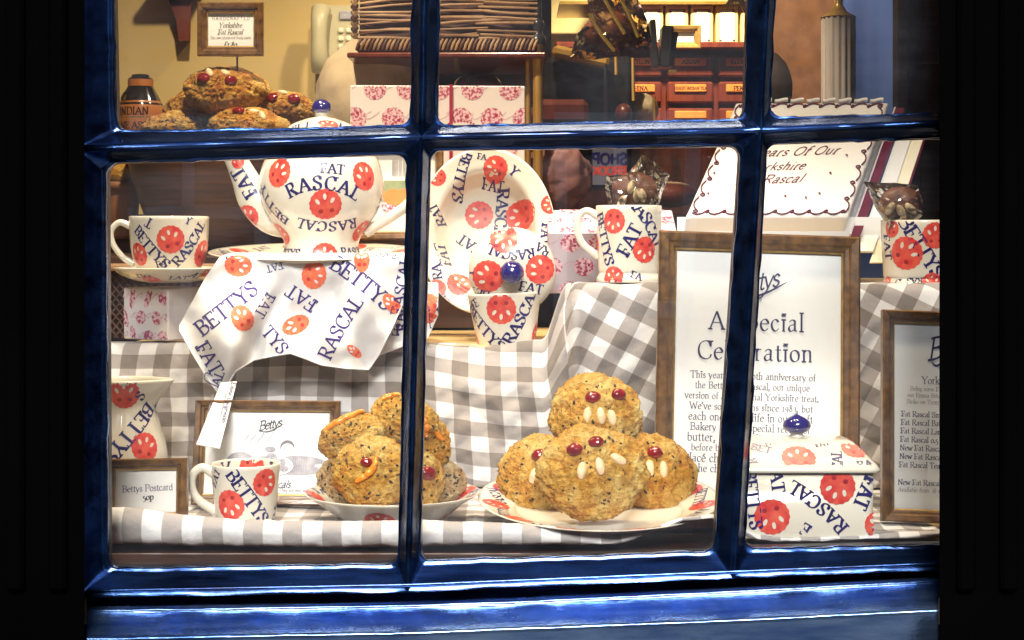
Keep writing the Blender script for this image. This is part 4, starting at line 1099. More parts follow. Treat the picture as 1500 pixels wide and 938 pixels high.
# --- butter dish: box and hipped lid
d0 = 1.575; k = d0 / F
A = P(1076, 784, d0); B = P(1284, 784, d0)
cxw = (A.x + B.x) / 2; wd = B.x - A.x; z0 = FLOOR_Z + .004; topz = EYE + (340 - 687) / F * d0; hgt = topz - z0; dep = .100
loc = (cxw, d0 + dep / 2, z0); rot = (0, 0, R(0))
t = thing('butter_dish', 'square printed butter dish with a hipped lid and pointed navy knob', 'butter dish', loc, rot); M = mat_of(loc, rot)
def rbox_rows(specs, n=6):
    rows = []
    for w_, dd_, z, r in specs:
        row = []
        for (sx, sy, a0_) in ((1, -1, -90), (1, 1, 0), (-1, 1, 90), (-1, -1, 180)):
            for q in range(n + 1):
                a = R(a0_ + 90 * q / n); row.append(Vector((sx * (w_ / 2 - r) + r * math.cos(a), sy * (dd_ / 2 - r) + r * math.sin(a), z)))
        rows.append(row)
    return rows
mb = MB()
mb.grid(rbox_rows([(wd * .9, dep * .9, 0, .009), (wd * .955, dep * .955, .0008, .011), (wd * .975, dep * .975, .004, .012), (wd, dep, hgt - .001, .012), (wd - .006, dep - .006, hgt - .001, .010)]), 'glaze', closed=True)
mb.box((0, 0, .004), (wd * .9, dep * .9, .004), 'glaze')
pc = PlaneChart((-wd * .485, -dep * .4875 - .0006, .004), (1, 0, 0), (0, -.0125 * dep / hgt, 1), wd * .97, hgt - .006, M, k)
prints(mb, pc, [('c', 1227, 713, 26, 160), ('c', 1131, 757, 26, -170), ('c', 1286, 768, 19, 0), ('t', 'BETTYS', 1103, 732, -83, 18), ('t', 'FAT', 1138, 699, -82, 18), ('t', 'RASCAL', 1200, 741, 140, 19, .0035, 1.2), ('t', 'FAT', 1268, 722, -112, 20), ('t', 'E', 1180, 776, 150, 17), ('c', 1090, 690, 10, 0)])
mb.build('body', t)
mb = MB(); lw, ldp = wd + .009, dep + .009; lh = .0235
specs = [(lw - .006, ldp - .006, hgt - .004, .012), (lw, ldp, hgt - .0035, .013), (lw + .001, ldp + .001, hgt - .001, .013), (lw * .97, ldp * .955, hgt + .003, .013), (lw * .72, ldp * .50, hgt + lh * .93, .012), (lw * .66, ldp * .42, hgt + lh, .012), (.016, .014, hgt + lh + .0015, .006)]
mb.grid(rbox_rows(specs), 'glaze', closed=True)
a3, a4 = specs[3], specs[4]
o3 = Vector((-a3[0] / 2, -a3[1] / 2, a3[2])); vv = Vector((0, (a3[1] - a4[1]) / 2, a4[2] - a3[2]))
pc = PlaneChart(o3 + Vector((0, 0, .0003)), (1, 0, 0), vv, a3[0], vv.length, M, k)
_m = pc.map; ins = (a3[0] - a4[0]) / 2
pc.map = lambda an, a, b, off: None if not (ins * (an[1] + b) / pc.h < an[0] + a < pc.w - ins * (an[1] + b) / pc.h) else _m(an, a, b, off)
prints(mb, pc, [('c', 1170, 671, 24, 0, 1.05), ('t', 'CAL', 1226, 674, 85, 15), ('t', 'BET', 1115, 657, -20, 13), ('t', 'R', 1101, 675, 100, 15), ('c', 1252, 656, 20, 20), ('t', 'RAT', 1272, 679, 10, 13), ('t', 'FAT', 1130, 648, 20, 9), ('t', 'FAT', 1204, 650, 15, 9), ('t', 'BE', 1082, 668, 80, 14)])
sg = PlaneChart(Vector((a3[0] / 2, -a3[1] / 2, a3[2] + .0003)), (0, 1, 0), Vector((-(a3[0] - a4[0]) / 2, 0, a4[2] - a3[2])), a3[1], .04, M, k)
motif(mb, sg, (a3[1] * .5, .014), .014, 30)
ld = mb.build('lid', t)
kx = M.inverted() @ P(1167, 640, d0 + dep / 2)
mb = MB(); kz = hgt + lh
mb.revolve([(.0085, kz), (.0062, kz + .003), (.0060, kz + .006)], 'glaze', 28, off=(kx.x, 0, 0)); mb.build('knob_neck', ld)
mb = MB(); mb.revolve([(.0055, kz + .005), (.0120, kz + .0075), (.0140, kz + .012), (.0128, kz + .0165), (.0085, kz + .0200), (.0030, kz + .0226), (.0004, kz + .0238)], 'knob_blue', 32, off=(kx.x, 0, 0)); mb.build('knob', ld)

# ================================================================== SCONES AND BUNS
def bun(name, label, px, py, d, rx, ry, th, axis, top=(), peel=(), mat='crust', roll=0, group=None, seed=1, sub=84, cat='scone', slump=.35):
    """baked round: dome axis 'axis' points up out of the crust; rx, ry in photo pixels, th = dome height / radius"""
    k = d / F; loc = P(px, py, d); n = Vector(axis).normalized()
    xr = Vector((math.cos(R(roll)), 0, math.sin(R(roll)))); xr = (xr - n * xr.dot(n)).normalized(); up = n.cross(xr)
    Rm = Matrix((xr, up, n)).transposed(); t = thing(name, label, cat, loc, group=group); t.rotation_euler = Rm.to_euler()
    rx *= k; ry *= k; rz = th * (rx + ry) / 2
    sv = Vector((seed * 3.7, seed * 1.9, seed * 7.3))
    def rad(u):
        q = u * 1.0
        k1 = noise.noise(q * 1.3 + sv) * .10 + noise.noise(q * 3.0 + sv) * .075
        k2 = abs(noise.noise(q * 5.0 + sv)) * -.110 + abs(noise.noise(q * 10 + sv)) * -.085 + abs(noise.noise(q * 19 + sv)) * -.060 + noise.noise(q * 33 + sv) * .034 + .065
        return 1 + k1 + k2 + .02
    def surf(u):
        w = rad(u); x, y, z = u.x, u.y, u.z
        f = .93 + .10 * (1 - abs(z)) ; z = (abs(z) ** .82) * (1 if z > 0 else -slump)
        return Vector((x * rx * w * f, y * ry * w * f, z * rz * w))
    mb = MB(); rows = []; nu = sub * 2
    for i in range(sub + 1):
        a = math.pi * i / sub; rows.append([surf(Vector((math.sin(a) * math.cos(2 * math.pi * j / nu), math.sin(a) * math.sin(2 * math.pi * j / nu), math.cos(a)))) for j in range(nu)])
    mb.grid(rows[::-1], mat, closed=True); mb.build('crust', t)
    def on(a, b):
        z = math.sqrt(max(.02, 1 - a * a - b * b)); u = Vector((a, b, z)).normalized(); p = surf(u)
        e = .05; nn = (surf(Vector((a + e, b, z)).normalized()) - surf(Vector((a - e, b, z)).normalized())).cross(surf(Vector((a, b + e, z)).normalized()) - surf(Vector((a, b - e, z)).normalized())).normalized()
        nn = (nn + Vector((a / max(rx, 1e-6) , b / max(ry, 1e-6), z / max(rz, 1e-6))).normalized() * 1.5).normalized(); return p, nn
    rs = random.Random(seed)
    for it in top:
        p, nn = on(it[1], it[2]); ty = (Vector((0, 1, 0)) - nn * nn.y).normalized(); tx = ty.cross(nn); rt = Matrix((tx, ty, nn)).transposed() @ Matrix.Rotation(R(it[3] if len(it) > 3 else 0), 3, 'Z')
        mb = MB(); s = it[4] if len(it) > 4 else 1
        if it[0] == 'cherry':
            mb.ball(p + nn * .0002, (.0082 * s, .0068 * s, .0052), 'cherry', 20, 12, rt, lambda q: 1 + .13 * noise.noise(q * 2.2 + sv + Vector((it[1] * 9, 0, 0))) + .05 * noise.noise(q * 6 + sv)); mb.build('cherry', t)
        elif it[0] == 'almond':
            mb.ball(p - nn * .0004, (.0047 * s, .0090 * s, .0038), 'almond', 16, 12, rt, lambda q, e_=it[1]: 1 - .16 * q.y + .10 * noise.noise(q * 2.2 + Vector((e_ * 9, 0, 4)))); mb.build('almond', t)
    for path, r in peel:
        pts = [];
        for a, b in catmull([Vector(q) for q in path], 6): p, nn = on(a, b); pts.append(p + nn * .0018)
        mb = MB(); mb.tube(pts, [r * (.45 + .55 * math.sin(math.pi * (i + .7) / (len(pts) + .4))) for i in range(len(pts))], 'orange_peel', 12, 1); mb.build('orange_peel', t)
    mb = MB()
    for _ in range(46 if sub > 60 else 20):
        a, b = rs.uniform(-.85, .85), rs.uniform(-.85, .85)
        if a * a + b * b > .8: continue
        p, nn = on(a, b); rt = nn.to_track_quat('Z', 'Y').to_matrix() @ Matrix.Rotation(rs.uniform(0, 3), 3, 'Z')
        s = rs.uniform(.5, 1.1); mb.ball(p - nn * .0004, (.0024 * s, .0014 * s, .0011), 'currant', 7, 5, rt, lambda q: 1 + .2 * noise.noise(q * 3))
    o = mb.build('currants', t); o['kind'] = 'stuff'
    return t
g1 = 'fruit buns on the wide plate'
bun('fruit_bun', 'fruit bun with two cherries at the top of the heap on the wide plate', 874, 610, 1.735, 63, 60, .50, (0.02, -1, .22),
    [('cherry', -.12, .44), ('cherry', .46, .46), ('almond', -.26, .02, -8), ('almond', .06, -.02, 5), ('almond', .33, -.06, 14)], seed=2, group=g1)
bun('fruit_bun', 'fruit bun with two cherries and three almonds, front and centre of the wide plate', 868, 692, 1.635, 75, 65, .45, (.03, -1, .34),
    [('cherry', -.38, .44), ('cherry', .05, .64), ('almond', -.25, -.02, -8), ('almond', .10, .06, 8), ('almond', .45, .22, 62)], seed=3, group=g1)
bun('fruit_bun', 'fruit bun with one cherry showing, left of the front bun on the wide plate', 789, 697, 1.705, 58, 56, .52, (-.42, -1, .28),
    [('cherry', .20, .50), ('almond', .10, -.04, -25), ('cherry', .72, .45)], seed=4, group=g1)
bun('fruit_bun', 'fruit bun with one cherry and a pale almond, right on the wide plate', 962, 696, 1.71, 58, 55, .52, (.38, -1, .26),
    [('cherry', -.24, .56), ('almond', -.05, .12, 5), ('almond', -.42, .15, 0)], seed=5, group=g1, mat='crust_deep')
g2 = 'orange topped scones in the shallow bowl'
bun('orange_scone', 'scone with a curved strip of orange peel, front and centre of the bowl', 547, 694, 1.645, 58, 50, .55, (-.05, -1, .25),
    [('cherry', -.12, .28, 0, .75)], [([(-.38, -.30), (-.12, -.12), (.08, .12), (.14, .42)], .0036)], seed=6, group=g2)
bun('orange_scone', 'flat scone with orange peel on its upper edge, top left of the bowl', 517, 640, 1.69, 49, 33, .75, (-.25, -.75, .75),
    (), [([(-.55, .05), (-.1, .22), (.5, .50)], .0034)], seed=7, roll=14, group=g2)
bun('orange_scone', 'scone at the top of the bowl, crossed by the glazing bar', 594, 618, 1.70, 52, 37, .8, (-.1, -1, .35),
    (), [([(-.75, .35), (-.6, .62), (-.35, .75)], .003), ([(.55, .3), (.72, .0), (.78, -.3)], .0032)], seed=8, roll=-24, group=g2)
bun('orange_scone', 'pale scone low at the left of the bowl behind the front one', 500, 704, 1.71, 36, 34, .6, (-.4, -1, .2), (), (), seed=9, mat='crust_pale', group=g2)
bun('orange_scone', 'dark crusted scone right of the glazing bar, upper right of the bowl', 621, 655, 1.70, 38, 46, .7, (.45, -1, .2), (), [([(-.2, .7), (.2, .5), (.5, .2)], .003)], seed=10, mat='crust_deep', group=g2)
bun('orange_scone', 'scone with a darker cherry just right of the glazing bar, low in the bowl', 612, 703, 1.675, 36, 43, .6, (.2, -1, .2), [('cherry', .35, .2, 0, 1.1)], (), seed=11, group=g2)
bun('orange_scone', 'small pale scone at the right rim of the bowl', 650, 706, 1.70, 31, 30, .7, (.3, -1, .3), (), (), seed=12, mat='crust_pale', group=g2)
bun('orange_scone', 'small scone tucked in the back of the bowl', 575, 680, 1.735, 50, 40, .7, (0, -1, .5), (), (), seed=13, mat='crust_pale', group=g2)

# ================================================================== FRAMED NOTICES
def framed(name, label, tlx, tly, trx, try_, bot, d_bot, lean, bar, content, mat='frame_wood', z_bot=None, turn=0, cat='sign', trans='card_white'):
    """a framed card leaning back; corners measured in the photo"""
    Pb = P((tlx + trx) / 2, bot, d_bot); z0_ = Pb.z
    d_top = d_bot + math.tan(R(lean)) * .25
    for _ in range(5):
        zt = EYE + (340 - (tly + try_) / 2) / F * d_top; H_ = (zt - z0_) / math.cos(R(lean)); d_top = d_bot + H_ * math.sin(R(lean))
    W_ = (trx - tlx) / F * d_top
    tn = turn[0] if isinstance(turn, tuple) else turn
    cx_ = ((tlx + trx) / 2 - 750) / F * d_top - math.tan(R(tn)) * H_
    loc = (cx_, d_bot, z0_); rot = (-R(lean), R(turn[0]) if isinstance(turn, tuple) else R(turn), 0)
    rot = (-R(lean), rot[1], 0); t = thing(name, label, cat, loc, rot); M = mat_of(loc, rot); k = ((d_bot + d_top) / 2) / F
    b = bar * k
    for (x0, x1, z0b, z1b, ax) in ((-W_ / 2, W_ / 2, 0, b, 'h'), (-W_ / 2, W_ / 2, H_ - b, H_, 'h'), (-W_ / 2, -W_ / 2 + b, 0, H_, 'v'), (W_ / 2 - b, W_ / 2, 0, H_, 'v')):
        mb = MB(); prf = [(0, 0), (0, -.010), (.12, -.0125), (.5, -.0115), (.62, -.009), (.80, -.0085), (.9, -.006), (1, -.005), (1, 0)]
        rows = []
        outer_low = (z0b == 0) if ax == 'h' else (x0 < 0)
        for q, y in prf:
            e = q * b
            m_ = 'frame_wood'
            if ax == 'h':
                z = e if z0b == 0 else H_ - e; rows.append([Vector((x0 + e, y, z)), Vector((0, y, z)), Vector((x1 - e, y, z))])
            else:
                x = (-W_ / 2 + e) if x0 < 0 else W_ / 2 - e; rows.append([Vector((x, y, e)), Vector((x, y, H_ / 2)), Vector((x, y, H_ - e))])
        flip = (ax == 'h' and z0b != 0) or (ax == 'v' and x0 < 0)
        mb.grid(rows[:8] if not flip else [r[::-1] for r in rows[:8]], mat, smooth=False)
        o_ = rows[6:9]; mb.grid([[p + Vector((0, -.0004, 0)) for p in r] for r in (o_[:2] if not flip else [r[::-1] for r in o_[:2]])], 'frame_gilt', smooth=False)
        mb.build('frame_bar', t)
    mb = MB(); mb.box((0, -.001, H_ / 2), (W_ - b, .003, H_ - b), trans)
    pc = PlaneChart((-W_ / 2 + b, -.0030, b), (1, 0, 0), (0, 0, 1), W_ - 2 * b, H_ - 2 * b, M, k)
    content(mb, pc); mb.build('card', t)
    mb = MB(); mb.box((0, .004, H_ / 2), (W_ * .96, .004, H_ * .96), 'dark_wood'); mb.build('backing', t)
    mb = MB(); mb.box((0, .011 + math.tan(R(2 * lean)) * H_ * .30, H_ * .31), (.03, .003, H_ * .6), 'dark_wood', rot=Matrix.Rotation(R(-2 * lean), 3, 'X')); mb.build('strut', t)
    return t
def script(mb, pc, px, py, s, rot, size, mat='ink_navy', w=.8, slant=.45): text(mb, pc, pc.at(px, py), s, rot, size * pc.k, mat, w, .4, False, slant=slant, track=-.9)
def swash(mb, pc, pts, w, mat='ink_navy'):
    q = [Vector(pc.at(*p)) for p in pts]
    ribbon(mb, lambda x, y, off: pc.map((0, 0), x, y, off), catmull(q, 6), lambda t_, u: w * pc.k * (.4 + math.sin(math.pi * u)), mat)
def notice(mb, pc):
    text(mb, pc, pc.at(1109, 412), 'Bettys', 14, 27 * pc.k, 'ink_navy', 1.0, .35, False, slant=.42, track=-.9)
    swash(mb, pc, [(1078, 436), (1100, 436), (1125, 428), (1152, 414)], 2.4)
    swash(mb, pc, [(1112, 424), (1106, 432), (1114, 436), (1124, 424), (1130, 412)], 1.4)
    text(mb, pc, pc.at(1109, 438), '1919', 0, 7 * pc.k, 'ink_navy', 1.1, .5)
    text(mb, pc, pc.at(1108, 471), 'A Special', 0, 26 * pc.k, 'ink_navy', 1.25, .5, True, track=.75)
    text(mb, pc, pc.at(1106, 515), 'Celebration', 0, 26 * pc.k, 'ink_navy', 1.25, .5, True, track=.75)
    lines = ['This year is the 30th anniversary of', 'the Bettys Fat Rascal, our unique', 'version of a traditional Yorkshire treat.', "We've sold millions since 1983, but", 'each one starts life in our craft', 'Bakery using a special recipe of', 'butter, juicy fruit and spices,', 'before being hand decorated with', 'glacé cherries and almonds in', 'the cheeky face we all love']
    for i, s in enumerate(lines):
        y = 551 + i * 15.2; w0 = text_width(s, 1, .2); wmax = (180, 165, 192, 177, 178, 172, 178, 165, 182, 150)[i]
        sz = min(12.5, wmax / w0); text(mb, pc, pc.at(1103 - (i * .9), y), s, 0, sz * pc.k, 'ink_navy', 1.2, .55, True, track=.3, n=3)
framed('framed_notice', 'tall brown framed notice reading A Special Celebration', 965, 344, 1258, 344, 749, 1.765, 8, 27, notice, turn=(1.9,))
def plist(mb, pc):
    text(mb, pc, pc.at(1362, 512), 'Bettys', 14, 30 * pc.k, 'ink_navy', 1.0, .35, False, slant=.42, track=-.9, align='l')
    swash(mb, pc, [(1364, 530), (1372, 536), (1384, 528)], 2.2)
    text(mb, pc, pc.at(1350, 557), 'Yorkshire Fat Rascal', 0, 10.5 * pc.k, 'ink_navy', 1.1, .5, True, align='l')
    for i, (x, s) in enumerate(((1333, 'Being some Fat Rascal pottery'), (1329, 'our Emma Bridgewater'), (1328, 'Stoke-on-Trent'))):
        text(mb, pc, pc.at(x, 569 + i * 9.5), s, 0, 6.2 * pc.k, 'ink_grey', 1.2, .6, True, align='l', n=3)
    for i, s in enumerate(('Fat Rascal Small Plate', 'Fat Rascal Baby Mug', 'Fat Rascal Large Mug', 'Fat Rascal 0.5 Pint Mug', 'New Fat Rascal Jug', 'New Fat Rascal Bowl', 'Fat Rascal Teapot')):
        text(mb, pc, pc.at(1320 - i * .55, 606 + i * 12.4), s, 0, 7.8 * pc.k, 'ink_navy', 1.5, .7, True, align='l', n=3, track=.1)
    text(mb, pc, pc.at(1315, 706), 'New Fat Rascal Dish', 0, 7.8 * pc.k, 'ink_navy', 1.5, .55, True, align='l', n=3)
    text(mb, pc, pc.at(1315, 717), 'Available from 6th May', 0, 6.2 * pc.k, 'ink_grey', 1.2, .55, True, slant=.25, align='l', n=3)
framed('framed_price_list', 'brown framed price list of pottery at the right edge of the window', 1290, 459, 1520, 459, 768, 1.665, 9, 19, plist, turn=(2.2,))
def pcard(mb, pc):
    text(mb, pc, pc.at(216, 715), 'Bettys Postcard', 2, 9.5 * pc.k, 'ink_navy', 1.15, .55)
    text(mb, pc, pc.at(217, 728), '50p', 2, 9 * pc.k, 'ink_black', 1.9, .7)
framed('framed_price_card', 'small framed card reading Bettys Postcard 50p', 155, 673, 277, 671, 768, 1.635, 9, 17, pcard, turn=(-1.0,), trans='paper_white')
def drawing(mb, pc):
    text(mb, pc, pc.at(397, 621), 'Bettys', 12, 13 * pc.k, 'ink_black', 1.1, .45, False, slant=.42, track=-.9)
    swash(mb, pc, [(380, 632), (395, 632), (416, 621)], 1.2, 'ink_black')
    def el(x, y, rx, ry, m, off=.0002, rot=0): disc(mb, pc, pc.at(x, y), 0, 0, rx * pc.k, ry * pc.k, R(rot), m, off, 24)
    el(436, 682, 46, 14, 'sketch_grey', .0002); el(352, 676, 20, 14, 'sketch_grey', .00022)
    for r_, m_, o_ in ((1, 'ink_grey', .00028), (.965, 'card_white', .00033), (.80, 'ink_grey', .00038), (.775, 'card_white', .00043)): el(398, 681, 33 * r_, 16 * r_, m_, o_, -4)
    rs = random.Random(5)
    for x, y, r_ in ((385, 675, 9), (398, 671, 9), (411, 678, 8), (388, 686, 9), (403, 687, 9), (417, 687, 6)):
        el(x, y, r_, r_ * .75, 'sketch_grey', .0005 + r_ * 1e-5)
        for _ in range(6): el(x + rs.uniform(-5, 5), y + rs.uniform(-3.5, 3.5), .9, .7, 'ink_grey', .0007)
    el(421, 655, 10.5, 10, 'ink_grey', .0005); el(421, 658, 9.3, 8, 'card_white', .0006); el(417, 658, .9, .9, 'ink_black', .0007); el(425, 658, .9, .9, 'ink_black', .0007)
    el(396, 658, 8, 4, 'sketch_grey', .0005)
    for x in (362, 372, 383, 396):
        swash(mb, pc, [(x, 662), (x - 6, 648), (x + 3, 636), (x - 3, 624)], 1.0, 'sketch_grey')
    for i in range(14): swash(mb, pc, [(430 + i * 3.2, 668 + (i % 3)), (428 + i * 3.2, 692 - (i % 4))], .7, 'ink_grey')
    text(mb, pc, pc.at(398, 709), 'Fat Rascals', 0, 11 * pc.k, 'ink_navy', 1.2, .5, False, slant=.35, track=-.4)
    text(mb, pc, pc.at(400, 718), 'The famous Yorkshire treat. They are best served', 0, 4.6 * pc.k, 'ink_grey', 1.3, .7, False, n=3)
    text(mb, pc, pc.at(400, 724), 'warm with lots of fresh butter at our tea rooms', 0, 4.6 * pc.k, 'ink_grey', 1.3, .7, False, n=3)
framed('framed_drawing', 'framed pencil drawing of a child peeping over a plate of buns', 289, 588, 500, 588, 741, 1.765, 12, 16, drawing, turn=(0.4,))

# swing tag on the tea towel
loc = tuple(P(334, 563, 1.835)); t = thing('swing_tag', 'long white swing tag hanging from the tip of the tea towel', 'tag', loc)
q = [P(324, 562, 1.815), P(347, 560, 1.815), P(322, 658, 1.70), P(288, 652, 1.70)]; o = Vector(loc)
mb = MB(); u = (q[1] - q[0]); n_ = u.cross(q[3] - q[0]).normalized() * .0012
a, b, c_, e = [p - o for p in q]
mb.add([a, b, c_, e, a - n_, b - n_, c_ - n_, e - n_], [(0, 3, 2, 1), (4, 5, 6, 7), (0, 1, 5, 4), (1, 2, 6, 5), (2, 3, 7, 6), (3, 0, 4, 7)], 'tag_white', False)
class QuadChart(Chart):
    k = 1.82 / F
    def map(s, an, a_, b_, off): 
        p_ = (an[0] + a_ / s.k, an[1] - b_ / s.k); tt = (p_[1] - 560) / 96
        return P(p_[0], p_[1], 1.815 - .115 * tt) - o + Vector((0, -.0030 - off * 2, 0))
    def at(s, px, py): return (px, py)
qc = QuadChart()
text(mb, qc, (336, 590), 'Emma Bridgewater', -104, 6.5 * qc.k, 'ink_navy', 1.6, .8, False)
for i in range(2): text(mb, qc, (329 - i * 20, 592 + i * 4), 'made in Staffordshire', -104, 3.6 * qc.k, 'ink_grey', 1.5, .8, False, n=3)
mb.build('card', t)
mb = MB(); mb.tube(catmull([P(335, 566, 1.833) - o, P(318, 566, 1.828) - o, P(300, 556, 1.838) - o, P(303, 546, 1.845) - o, P(318, 556, 1.845) - o], 6), .0006, 'navy_print', 6); mb.build('string', t)

# ================================================================== BOXES, CAKE, BAGS
def gift_box(label, loc, size, rotz, faces, mat='pink_box', ribbon_x=None, lab=None, seed=1, roll=0, style='pink', pitch=0):
    rot = (R(pitch), R(roll), R(rotz)); t = thing('gift_box', label, 'box', loc, rot); M = mat_of(loc, rot); w, dp, h = size; mb = MB()
    mb.box((0, 0, h / 2), (w, dp, h), mat, bevel=.0015); rs = random.Random(seed); k = loc[1] / F
    chs = [PlaneChart((-w / 2, -dp / 2 - .0001, 0), (1, 0, 0), (0, 0, 1), w, h, M, k), PlaneChart((w / 2 + .0001, -dp / 2, 0), (0, 1, 0), (0, 0, 1), dp, h, M, k),
           PlaneChart((-w / 2 - .0001, dp / 2, 0), (0, -1, 0), (0, 0, 1), dp, h, M, k), PlaneChart((-w / 2, -dp / 2, h + .0001), (1, 0, 0), (0, 1, 0), w, dp, M, k)]
    for ci, r_, gap in faces:
        ch = chs[ci]; nx = int(ch.w / gap) + 2; ny = int(ch.h / gap) + 2
        for i in range(nx):
            for j in range(ny):
                x = (i - .3 + .5 * (j % 2)) * gap + rs.uniform(-.1, .1) * gap; y = (j + .15) * gap * .9
                if style == 'pink': motif(mb, ch, (x, y), r_, rs.uniform(0, 360), style='pink')
                else:
                    m_ = rs.choice((0, 1, 2))
                    disc(mb, ch, (x, y), 0, 0, r_ * (.5 if m_ == 0 else .9), r_ * (1.3 if m_ == 0 else .8), rs.uniform(-.6, .6), 'pink_print', .0002, 26, scallop=.08)
                qx, qy = x + gap * .5, y + gap * .1; a0 = rs.uniform(0, 6)
                pts = [Vector((qx + gap * .16 * math.cos(a0 + q) * (1 + .1 * q), qy + gap * .12 * math.sin(a0 + q * 1.3))) for q in range(6)]
                ribbon(mb, lambda a, b, off, ch=ch: ch.map((0, 0), a, b, off), catmull(pts, 3), lambda t_, u: .0011, 'pink_line')
    mb.build('carton', t)
    if ribbon_x is not None:
        mb = MB(); mb.box((ribbon_x, -dp / 2 - .0012, h / 2), (.0045, .0012, h + .002), 'ribbon'); mb.box((ribbon_x, 0, h + .0012), (.0045, dp, .0012), 'ribbon'); mb.build('ribbon', t)
    if lab:
        ch = chs[0]; mb = MB(); lx, lz, lr = lab
        disc(mb, ch, (lx, lz), 0, 0, lr, lr, 0, 'pink_box', .0006, 48)
        for i in range(60):
            a = i * math.pi / 30; disc(mb, ch, (lx, lz), lr * math.cos(a), lr * math.sin(a), .0016, .0016, 0, 'ribbon', .0008, 6)
        text(mb, ch, (lx + .01, lz + lr * .28), 'Yorkshire', 0, .008, 'ribbon', 1.2, .6, False, slant=.3)
        mb.build('round_label', t)
    return t
gift_box('white box printed with pink buns and a red ribbon, behind the upright dish', (P(641, 290, 2.30).x, 2.30, 1.425), (.240, .10, .176), 3, [(0, .0155, .046), (1, .0155, .046), (2, .0155, .046)], ribbon_x=.018, lab=(.152, .085, .042), seed=4)
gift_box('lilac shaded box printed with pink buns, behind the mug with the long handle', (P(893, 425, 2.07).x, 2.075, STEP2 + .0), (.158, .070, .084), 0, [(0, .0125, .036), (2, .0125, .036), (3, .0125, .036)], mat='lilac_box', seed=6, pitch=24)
gift_box('small white box with pink cake prints under the saucer', (P(243, 498, 2.0).x, 2.0, STEP1 + .003), (.078, .066, .0620), -35, [(0, .010, .026), (2, .010, .026)], seed=8, style='mixed')
gift_box('coral printed box behind the mug and the iced cake', (P(985, 340, 2.16).x, 2.2, STEP2 + .001), (.10, .06, .055), 0, [(0, .014, .034)], mat='coral_print', seed=9)
mb = MB(); mb.box((P(640, 500, 2.3).x, 2.31, (STEP1 + 1.423) / 2), (.22, .10, 1.422 - STEP1), 'dark_wood', bevel=.002); tag(mb.build('box_riser'), 'dark block that lifts the ribboned gift box', 'block')

# --- iced cake in its box, tipped toward the street
d_b = 2.03
BL, BR = P(1004, 318, d_b), P(1242, 318, d_b)
lean = R(38); wv = BR - BL
t = thing('iced_cake', 'square white iced cake with maroon piped writing, tipped up in its box', 'cake', tuple((BL + BR) / 2))
o = (BL + BR) / 2; U = Vector((1, 0, 0)); shear = Vector((.20, 0, 0)); V = Vector((.17, math.sin(R(50)), math.cos(R(50)) * .0 + .86)).normalized(); NN = U.cross(V).normalized()
V = NN.cross(U).normalized()
# turn the cake a little about its own normal so its sides run up to the right
tw = Matrix.Rotation(R(0), 3, NN); Hc = .205; Wc = wv.length; sk = .40
def cake(u, v, n=0):       # u across, v up, n out of the iced face
    return U * (u * (1 - .0 * v)) + V * v + Vector((sk * v, 0, 0)) + NN * n
mb = MB(); rows = []
for n_, ins in ((-.045, .0), (-.004, 0), (-.001, .0015), (0, .005)):
    row = []
    for a_, b_ in ((-1, 0), (1, 0), (1, 1), (-1, 1)):
        c0 = (-1, 0), (1, 0), (1, 1), (-1, 1)
    for e_ in range(4):
        (x0, y0), (x1, y1) = (((-1, 0), (1, 0)), ((1, 0), (1, 1)), ((1, 1), (-1, 1)), ((-1, 1), (-1, 0)))[e_]
        for q in range(24):
            x = lerp(x0, x1, q / 24) * (Wc / 2 - ins); y = lerp(y0, y1, q / 24); y = ins + y * (Hc - 2 * ins)
            wb = .0012 * nz(x * 90, y * 90, 3 + n_)
            row.append(cake(x + wb, y + wb, n_))
    rows.append(row)
mb.grid(rows, 'icing', closed=True)
mb.add(rows[-1], [tuple(range(len(rows[-1])))], 'icing', False)
icing_mb = mb
class CakeChart(Chart):
    k = 2.08 / F
    def map(s, an, a, b, off): return cake(an[0] + a, an[1] + b, off + .0004)
    def at(s, px, py):
        best = (0, 0); u, v = 0, Hc / 2
        for _ in range(30):
            w_ = o + cake(u, v); qx = 750 + w_.x / w_.y * F; qy = 340 - (w_.z - EYE) / w_.y * F
            u += (px - qx) * s.k * .7 - sk * (qy - py) * s.k * .3; v += (qy - py) * s.k * 1.0
        return (u, v)
cc = CakeChart()
kk = cc.k
text(mb, cc, cc.at(1092, 190), 'Celebrating 30', 2, 17 * kk, 'icing_line', 1.15, .6, False, slant=.30, track=.6)
text(mb, cc, cc.at(1168, 222), 'Years Of Our', 3, 17 * kk, 'icing_line', 1.15, .6, False, slant=.42, track=.5)
text(mb, cc, cc.at(1140, 244), 'Yorkshire', 3, 16 * kk, 'icing_line', 1.15, .6, False, slant=.36, track=.3)
text(mb, cc, cc.at(1130, 263), 'Fat Rascal', 3, 17 * kk, 'icing_line', 1.15, .6, False, slant=.36, track=.4)
for x, y in ((1038, 231), (1046, 254), (1037, 284), (1150, 288), (1200, 284), (1216, 254), (1180, 300 - 10), (1060, 205), (1240, 228), (1100, 290)):
    disc(mb, cc, cc.at(x, y), 0, 0, .0016, .0013, 0, 'icing_line', .0012, 8); disc(mb, cc, cc.at(x + 1, y + 1.5), 0, 0, .0007, .0016, .5, 'icing_line', .0013, 8)
mb.build('icing', t)
